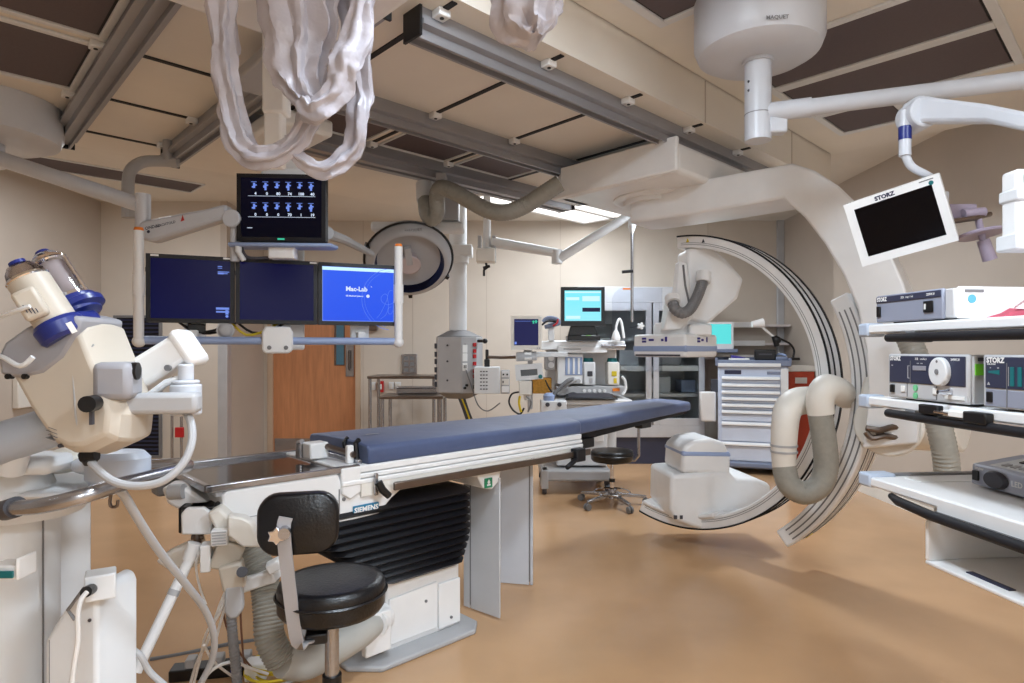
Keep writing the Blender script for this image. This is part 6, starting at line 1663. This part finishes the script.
part(ua, 'gas_strut', MB().tube([P(150, 395, 1.36), P(166, 383, 1.36), P(182, 378, 1.37)], .008, 8), M_WHITEM)
cb = [P(88, 456, 1.28), P(96, 468, 1.27), P(115, 482, 1.26), P(140, 486, 1.26), P(165, 480, 1.27), P(184, 462, 1.29), P(192, 440, 1.31), P(190, 420, 1.33), P(182, 408, 1.35)]
cl_ = part(t, 'cable_loop', MB().tube(cb, .0082, 10, 5), M_GREY)
part(cl_, 'cable_plug', MB().cyl(P(86, 452, 1.28), P(92, 461, 1.275), .016, n=14).cyl(P(82, 457, 1.27), P(97, 455, 1.27), .011, n=12), M_BLACK)
part(t, 'left_tube', MB().cyl(P(-60, 462, 1.32), P(62, 424, 1.42), .046, n=28), mat('blue grey tube', (172, 180, 192), .4, var=.03))
part(t, 'sensor_cable', MB().tube([P(-30, 350, 1.25), P(0, 356, 1.22), P(20, 366, 1.2), P(33, 357, 1.2)], .005, 8, 4), M_WHITEM)
part(t, 'support_neck', MB().cyl(P(10, 470, 1.4), P(20, 436, 1.38), .03, n=18), M_WHITEM)

# ------------------------------------------------------------------ white pedestal cabinet with the steel handle rail
d_ = 1.46
t = thing('pedestal_unit', 'big white pedestal unit with rounded box and curved steel handle at lower left', 'medical unit', (P(30, 0, d_).x, d_ + .2, 0))
part(t, 'column', MB(T(P(2, 0, 1.6).x, 1.62, 0)).lathe([(.115, 0), (.115, 1.0), (.1, 1.02)], 40, 1, .9), M_WHITEM, ang=30)
xq = lambda px, dd=d_: P(px, 0, dd).x
zq = lambda py, dd=d_: P(0, py, dd).z
part(t, 'rear_panel', MB(FF((xq(-20, 1.62), 1.62, 0), (1, .0, 0))).bx(0, .105, 0, zq(478, 1.62), -.28, .0), M_WHITEM, .012)
fr = part(t, 'front_box', MB(FF((xq(44, 1.46), 1.46, 0))).prism([(0, 0), (.125, 0), (.125, zq(603)), (.118, zq(595)), (.10, zq(591)), (.075, zq(597)), (.05, zq(608)), (.02, zq(628)), (0, zq(643))], -.16, .0), M_WHITEM, .022, seg=4)
part(fr, 'box_seam', MB(FF((xq(44, 1.46), 1.46, 0))).bx(.012, .0135, 0, zq(640), 0, .001), M_MGREY)
part(fr, 'box_screw', MB(FF((xq(90, 1.46), 1.46, 0))).cyl((0, zq(620), 0), (0, zq(620), .003), .004, n=8), M_DGREY)
cn = part(t, 'connector_box', MB(FF((xq(84, 1.42), 1.42, 0), (.85, .53, 0))).bx(0, .062, zq(604, 1.42), zq(578, 1.42), -.06, .0), M_WHITEM, .004)
part(cn, 'plug', MB().cyl(P(86, 592, 1.39), P(93, 588, 1.44), .012, n=14), M_BLACK)
part(cn, 'white_lead', MB().tube([P(87, 592, 1.385), P(81, 600, 1.37), P(78, 614, 1.36), P(78, 640, 1.36), P(74, 665, 1.36), P(70, 700, 1.36)], .0052, 8, 5), M_WHITE)
part(cn, 'cradle_bracket', MB().tube([P(84, 588, 1.42), P(68, 610, 1.43), P(75, 620, 1.43)], .004, 6), M_MGREY)
# display niche
ds = part(t, 'display_bracket', MB(FF((xq(6, 1.36), 1.36, 0))).bx(-.04, .028, zq(580, 1.36), zq(566, 1.36), -.05, .0).bx(.022, .03, zq(580, 1.36), zq(558, 1.36), -.05, .004), M_WHITE, .004)
part(ds, 'teal_display', MB(FF((xq(6, 1.355), 1.355, 0))).bx(-.04, .016, zq(578, 1.355), zq(571, 1.355), -.002, .003), M_TEAL, .001)
part(t, 'panel_seam', MB(FF((xq(43, 1.58), 1.58, 0))).bx(-.003, .0, 0, zq(503, 1.58), -.004, .0), M_MGREY)
# flared hood and top platform
hd = part(t, 'hood', MB(T(xq(12, 1.6), 1.6, 0)).rings([[(x_ * sx + .02, y_ * sy, z_) for x_, y_ in [(math.cos(2 * PI * k / 36), math.sin(2 * PI * k / 36)) for k in range(36)]] for sx, sy, z_ in ((.14, .13, .98), (.17, .16, 1.01), (.205, .19, 1.035), (.215, .2, 1.055), (.205, .19, 1.07), (.12, .12, 1.08))]), M_WHITEM, ang=40)
part(hd, 'top_block', MB(FF((xq(-30, 1.42), 1.42, 0))).bx(0, .175, zq(477, 1.42), zq(459, 1.42), -.14, .0), M_WHITEM, .03, seg=3)
part(hd, 'hood_neck', MB(T(xq(22, 1.5), 1.5, 0)).lathe([(.07, 1.07), (.06, 1.1), (.05, 1.13)], 24), M_WHITEM)
# steel handle bending round the front
hp_ = [P(10, 508, 1.30), P(40, 506, 1.25), P(80, 497, 1.25), P(115, 486, 1.32), P(150, 477, 1.45), P(180, 469, 1.62), P(188, 465, 1.75), P(180, 463, 1.85), P(160, 464, 1.9), P(120, 466, 1.92)]
hr = part(t, 'handle_rail', MB().tube(hp_, .016, 14, 6), M_STEEL)
part(hr, 'handle_socket', MB().cyl(P(6, 510, 1.32), P(16, 507, 1.29), .022, n=16), M_DGREY)
part(hr, 'handle_socket', MB().tube([P(120, 466, 1.92), P(95, 470, 1.8), P(60, 474, 1.68)], .018, 12), M_WHITEM)
part(hr, 'hook', MB().tube([P(111, 494, 1.33), P(110, 503, 1.33), P(112, 507, 1.33), P(117, 506, 1.33), P(118, 500, 1.33)], .0035, 8, 3), M_DSTEEL)
# saline bags lying on the hood
for lab, px, py, w_, h_, dd, rl, mm in (('clear saline bag with red print lying left on the pedestal hood', 60, 462, .085, .04, 1.52, 8, mat('frosted bag', (226, 222, 210), .3, var=.04)), ('clear saline bag with red print lying right on the pedestal hood', 98, 465, .10, .035, 1.50, 4, mat('frosted blue bag', (206, 210, 218), .3, var=.06))):
    q = P(px, py, dd)
    F_ = FF(q, (1, .1, 0), roll=rl)
    b_ = thing('saline_bag', lab, 'bag', (q.x, q.y, q.z - h_ * .5))
    part(b_, 'bag', MB(F_).sph((0, 0, -.03), (w_ * .75, h_ * .8, .06), 20), mm)
    part(b_, 'red_print', MB(F_).bx(-.012, .012, -.006, .008, .0285, .032), mat('faded red print', (206, 120, 100), .6, var=.05))
b_ = solo('clear_tubing', 'flat roll of clear tubing on the right end of the pedestal hood', 'tubing', MB(T(xq(118, 1.5), 1.5, 0)).lathe([(.06, 1.075), (.075, 1.09), (.075, 1.14), (.06, 1.155), (.02, 1.157)], 28, 1, .7), M_PALEB if False else mat('pale wrap', (190, 198, 212), .3, var=.06), (xq(118, 1.5), 1.5, 1.075))
part(t, 'hood_shelf', MB(FF((xq(40, 1.5), 1.5, 0), (1, .05, 0))).bx(0, .20, 1.055, 1.07, -.12, .08), M_WHITEM, .012)
# long grey hose from the injector down to the floor
hs = [P(115, 487, 1.36), P(124, 495, 1.40), P(140, 522, 1.46), P(160, 552, 1.55), P(185, 583, 1.66), P(205, 610, 1.78), P(214, 636, 1.85), P(212, 660, 1.9), P(200, 685, 1.92)]
solo('grey_cable', 'thick grey cable running from the injector diagonally to the floor', 'cable', MB().tube(hs, .0098, 12, 6), M_GREY, hs[-1])
solo('white_cable', 'white cable looping from behind the rounded box towards the floor', 'cable', MB().tube([P(128, 648, 1.62), P(140, 655, 1.62), P(150, 672, 1.64), P(170, 690, 1.66), P(190, 710, 1.72)], .008, 10, 5), M_GREY, P(150, 672, 1.64))

# ------------------------------------------------------------------ table-end control bracket with tubes and hose
dB = 2.30
t = thing('control_bracket', 'white control bracket clamped to the foot end of the table with black clamp', 'control unit', P(200, 500, dB))
FBk2 = FF(P(200, 517, dB), (.98, .2, 0))
part(t, 'clamp_frame', MB(FBk2).bx(-.06, -.042, -.045, .05, -.05, .05).bx(.06, .082, -.05, .06, -.05, .05).bx(-.06, .07, .035, .05, -.05, .05), M_BLACK, .006)
part(t, 'clamp_block', MB(FBk2).prism([(-.045, -.045), (.055, -.05), (.06, .025), (.03, .05), (-.03, .05), (-.047, .03)], -.06, .065), M_WHITE, .006)
part(t, 'clamp_pin', MB(FBk2).cyl((.0, -.045, .03), (.0, -.085, .03), .014).cyl((-.02, -.065, .03), (.02, -.065, .03), .01), M_DSTEEL)
part(t, 'end_cover', MB(FF(P(172, 500, 2.35), (.98, .2, 0))).prism([(-.02, .06), (.06, .06), (.14, .0), (.13, -.06), (.07, -.045), (.0, .0)], -.08, .06), M_WHITE, .012)
part(t, 'end_roller', MB().cyl(P(170, 492, 2.3), P(184, 491, 2.3), .028, n=18), M_GREY)
part(t, 'handle_paddle', MB(FF(P(170, 550, 2.32), (.97, .24, 0), roll=14)).prism([(-.05, -.02), (.0, .0), (.12, .02), (.12, -.07), (.06, -.085), (-.02, -.06)], -.03, .03, None), M_CREAM, .012)
part(t, 'fan_foot', MB(FF(P(262, 534, 2.22), (.97, .24, 0))).prism([(-.11, .08), (-.06, .07), (-.03, .05), (.0, -.04), (-.06, -.035), (-.11, .01)], -.03, .03), M_CREAM, .008)
part(t, 'grey_shell', MB(FF(P(228, 520, 2.26), (.97, .24, 0))).prism([(-.06, .04), (-.02, .06), (.03, -.0), (.06, -.07), (.02, -.07), (-.03, -.03)], -.05, .05), M_CREAM, .01)
blk = part(t, 'joint_box', MB(FF(P(226, 550, 2.25), (.9, .44, 0), roll=-20)).bx(-.04, .055, -.06, .04, -.05, .05), MIC, .008)
part(blk, 'ribbed_cover', MB(FF(P(218, 537, 2.2), (.95, .3, 0))).bx(-.02, .035, -.025, .03, -.02, .03), M_WHITE, .004)
for k in range(5):
    part(blk, 'cover_rib', MB(FF(P(218, 537, 2.2), (.95, .3, 0))).bx(-.015, .03, -.018 + k * .01, -.014 + k * .01, .029, .033), M_GREY)
part(t, 'hinge_box', MB(FF(P(234, 574, 2.22), (.95, .3, 0), roll=10)).bx(-.04, .035, -.045, .045, -.04, .04), MIC, .008)
part(t, 'hinge_knob', MB().cyl(P(242, 572, 2.1), P(243, 572, 2.2), .018, n=12), M_DGREY)
part(t, 'hanging_plug', MB(FF(P(234, 600, 2.2), (.95, .3, 0))).prism([(-.028, .055), (.03, .055), (.034, -.03), (.012, -.06), (-.012, -.06), (-.03, -.035)], -.02, .02), M_GREY, .008)
part(t, 'thin_conduit', MB().corr([P(231, 612, 2.2), P(233, 640, 2.2), P(236, 668, 2.22), P(238, 700, 2.25)], .017, .012, n=12, amp=.06), M_MGREY)
pl0, pl1 = P(193, 552, 2.22), P(136, 672, 2.05)
pl = part(t, 'white_pole', MB().cyl(pl0, pl1, .018, n=18).cyl(P(195, 543, 2.22), P(189, 560, 2.21), .024, n=18), M_WHITE)
part(pl, 'pole_band', MB().cyl(pl0.lerp(pl1, .33), pl0.lerp(pl1, .38), .0195, n=18), M_GREY)
part(t, 'pole_bracket', MB(FF(P(206, 556, 2.2), (.95, .3, 0))).bx(-.015, .018, -.05, .045, -.03, .03), M_WHITE, .004)
# big corrugated hose from the table down, along the floor to the pedestal
hc_ = [P(240, 520, 2.45), P(252, 548, 2.42), P(264, 580, 2.38), P(268, 610, 2.33), P(270, 638, 2.3), P(282, 662, 2.3), P(305, 663, 2.38), P(335, 648, 2.52), P(362, 632, 2.66), P(374, 624, 2.74)]
t = thing('supply_hose', 'thick grey corrugated hose curving from the table end to the floor and pedestal', 'hose', P(280, 660, 2.3))
ho = part(t, 'hose', MB().corr(hc_[:6], .053, .013, n=20, amp=.05), M_HOSE)
part(t, 'hose_floor_run', MB().tube(hc_[5:], [.054, .062, .064, .06, .05], 18, 6), M_CREAM if False else mat('grey cream hose', (186, 184, 178), .5, var=.05))
part(t, 'hose_collar', MB(AX(P(262, 576, 2.38), Vector((.1, .0, -.3)))).cb((0, 0, 0), (.15, .14, .05)), M_WHITE, .008)
part(t, 'hose_latch', MB(FF(P(273, 566, 2.3), (.95, .3, 0), roll=25)).bx(-.02, .03, -.018, .018, -.03, .03), M_WHITE, .005)
part(t, 'hose_flange', MB().cyl(P(374, 624, 2.74), P(382, 616, 2.83), .062, n=20), M_WHITE)
part(t, 'flange_plate', MB(FF(P(378, 634, 2.72), (.723, .691, 0))).bx(-.06, .07, -.09, .09, -.04, .0), M_CREAM if False else M_WHITE, .006)
# strip of sockets and cables on the floor
q = PF = P(205, 676, 2.66)
FPk = FF((P(168, 0, 2.6).x, 2.6, 0), (.95, .2, 0))
t = thing('socket_strip', 'dark socket strip with white cover on the floor below the table end', 'socket strip', (q.x, 2.66, 0))
part(t, 'strip', MB(FPk).bx(0, .4, 0, .05, -.08, .0), M_BLACK, .006)
for k in range(3):
    part(t, 'grey_plug', MB(FPk).bx(.06 + .11 * k, .10 + .11 * k, .02, .085, -.07, -.01), M_GREY, .006)
part(t, 'white_adapter', MB(FPk).bx(.31, .40, .0, .075, -.02, .06), M_WHITE, .008)
part(t, 'blue_plug', MB(FPk).cyl((.27, .04, .0), (.27, .04, .03), .02, n=14), M_BLUE)
wc = [([P(236, 572, 2.2), P(222, 600, 2.22), P(208, 640, 2.3), P(196, 665, 2.45), P(186, 700, 2.5)], .006), ([P(237, 574, 2.2), P(226, 604, 2.22), P(216, 640, 2.3), P(210, 672, 2.45)], .005), ([P(236, 570, 2.2), P(220, 612, 2.22), P(206, 634, 2.28), P(200, 660, 2.4), P(192, 690, 2.45)], .005),
      ([P(196, 690, 2.3), P(212, 670, 2.3), P(232, 662, 2.35), P(250, 668, 2.45), P(268, 674, 2.5)], .006), ([P(204, 645, 2.28), P(214, 662, 2.4), P(232, 676, 2.5)], .005), ([P(200, 550, 2.2), P(196, 566, 2.22), P(200, 588, 2.24), P(206, 604, 2.25)], .004)]
m = MB()
for pts, r in wc:
    m.tube(pts, r, 8, 5)
t = thing('cable_bunch', 'bunch of thin white cables hanging from the table end to the socket strip', 'cables', P(215, 640, 2.3))
part(t, 'white_cables', m, M_WHITE)
part(t, 'brown_cable', MB().tube([P(236, 575, 2.25), P(224, 600, 2.3), P(226, 625, 2.35), P(238, 650, 2.45), P(252, 668, 2.55)], .004, 8, 5).tube([P(240, 600, 2.25), P(242, 640, 2.3), P(246, 665, 2.5), P(262, 672, 2.6)], .004, 8, 5), mat('brown cable', (120, 80, 60), .5, var=.04))
m = MB(T(*G(1.12, 2.62, 0)))
for k in range(7):
    r = .10 + .012 * (k % 4)
    m.rings([[((r + .006 * math.cos(a)) * math.cos(b) + .01 * math.sin(k * 2), (r * .8 + .006 * math.cos(a)) * math.sin(b) + .008 * math.cos(k), .008 + .011 * k * .8 + .006 * math.sin(a) + .005 * math.sin(b * 2 + k)) for a in (0, PI / 2, PI, 3 * PI / 2)] for b in [2 * PI * j / 30 for j in range(30)]], closed=True)
solo('yellow_cable_coil', 'coil of yellow cable on the floor left of the table pedestal', 'cable', m, M_YELL, G(1.12, 2.62, 0))
solo('floor_lead', 'long grey lead lying across the floor below the white pole', 'cable', MB().tube([P(150, 660, 2.8) * 1.0, P(180, 655, 2.85), P(232, 644, 2.95), P(262, 640, 3.0)], .012, 8, 3), M_MGREY, P(205, 650, 2.9))
solo('white_lead', 'white lead lying on the floor beside the yellow coil', 'cable', MB().tube([P(268, 662, 2.55), P(290, 655, 2.62), P(318, 640, 2.7), P(345, 634, 2.72), P(372, 630, 2.72)], .009, 8, 4), M_WHITE, P(318, 640, 2.7))
solo('thin_floor_lead', 'thin pale lead running from the hose to the pedestal side', 'cable', MB().tube([P(262, 690, 2.5), P(300, 678, 2.6), P(340, 655, 2.7), P(372, 640, 2.72)], .007, 8, 4), M_GREY, P(320, 670, 2.6))
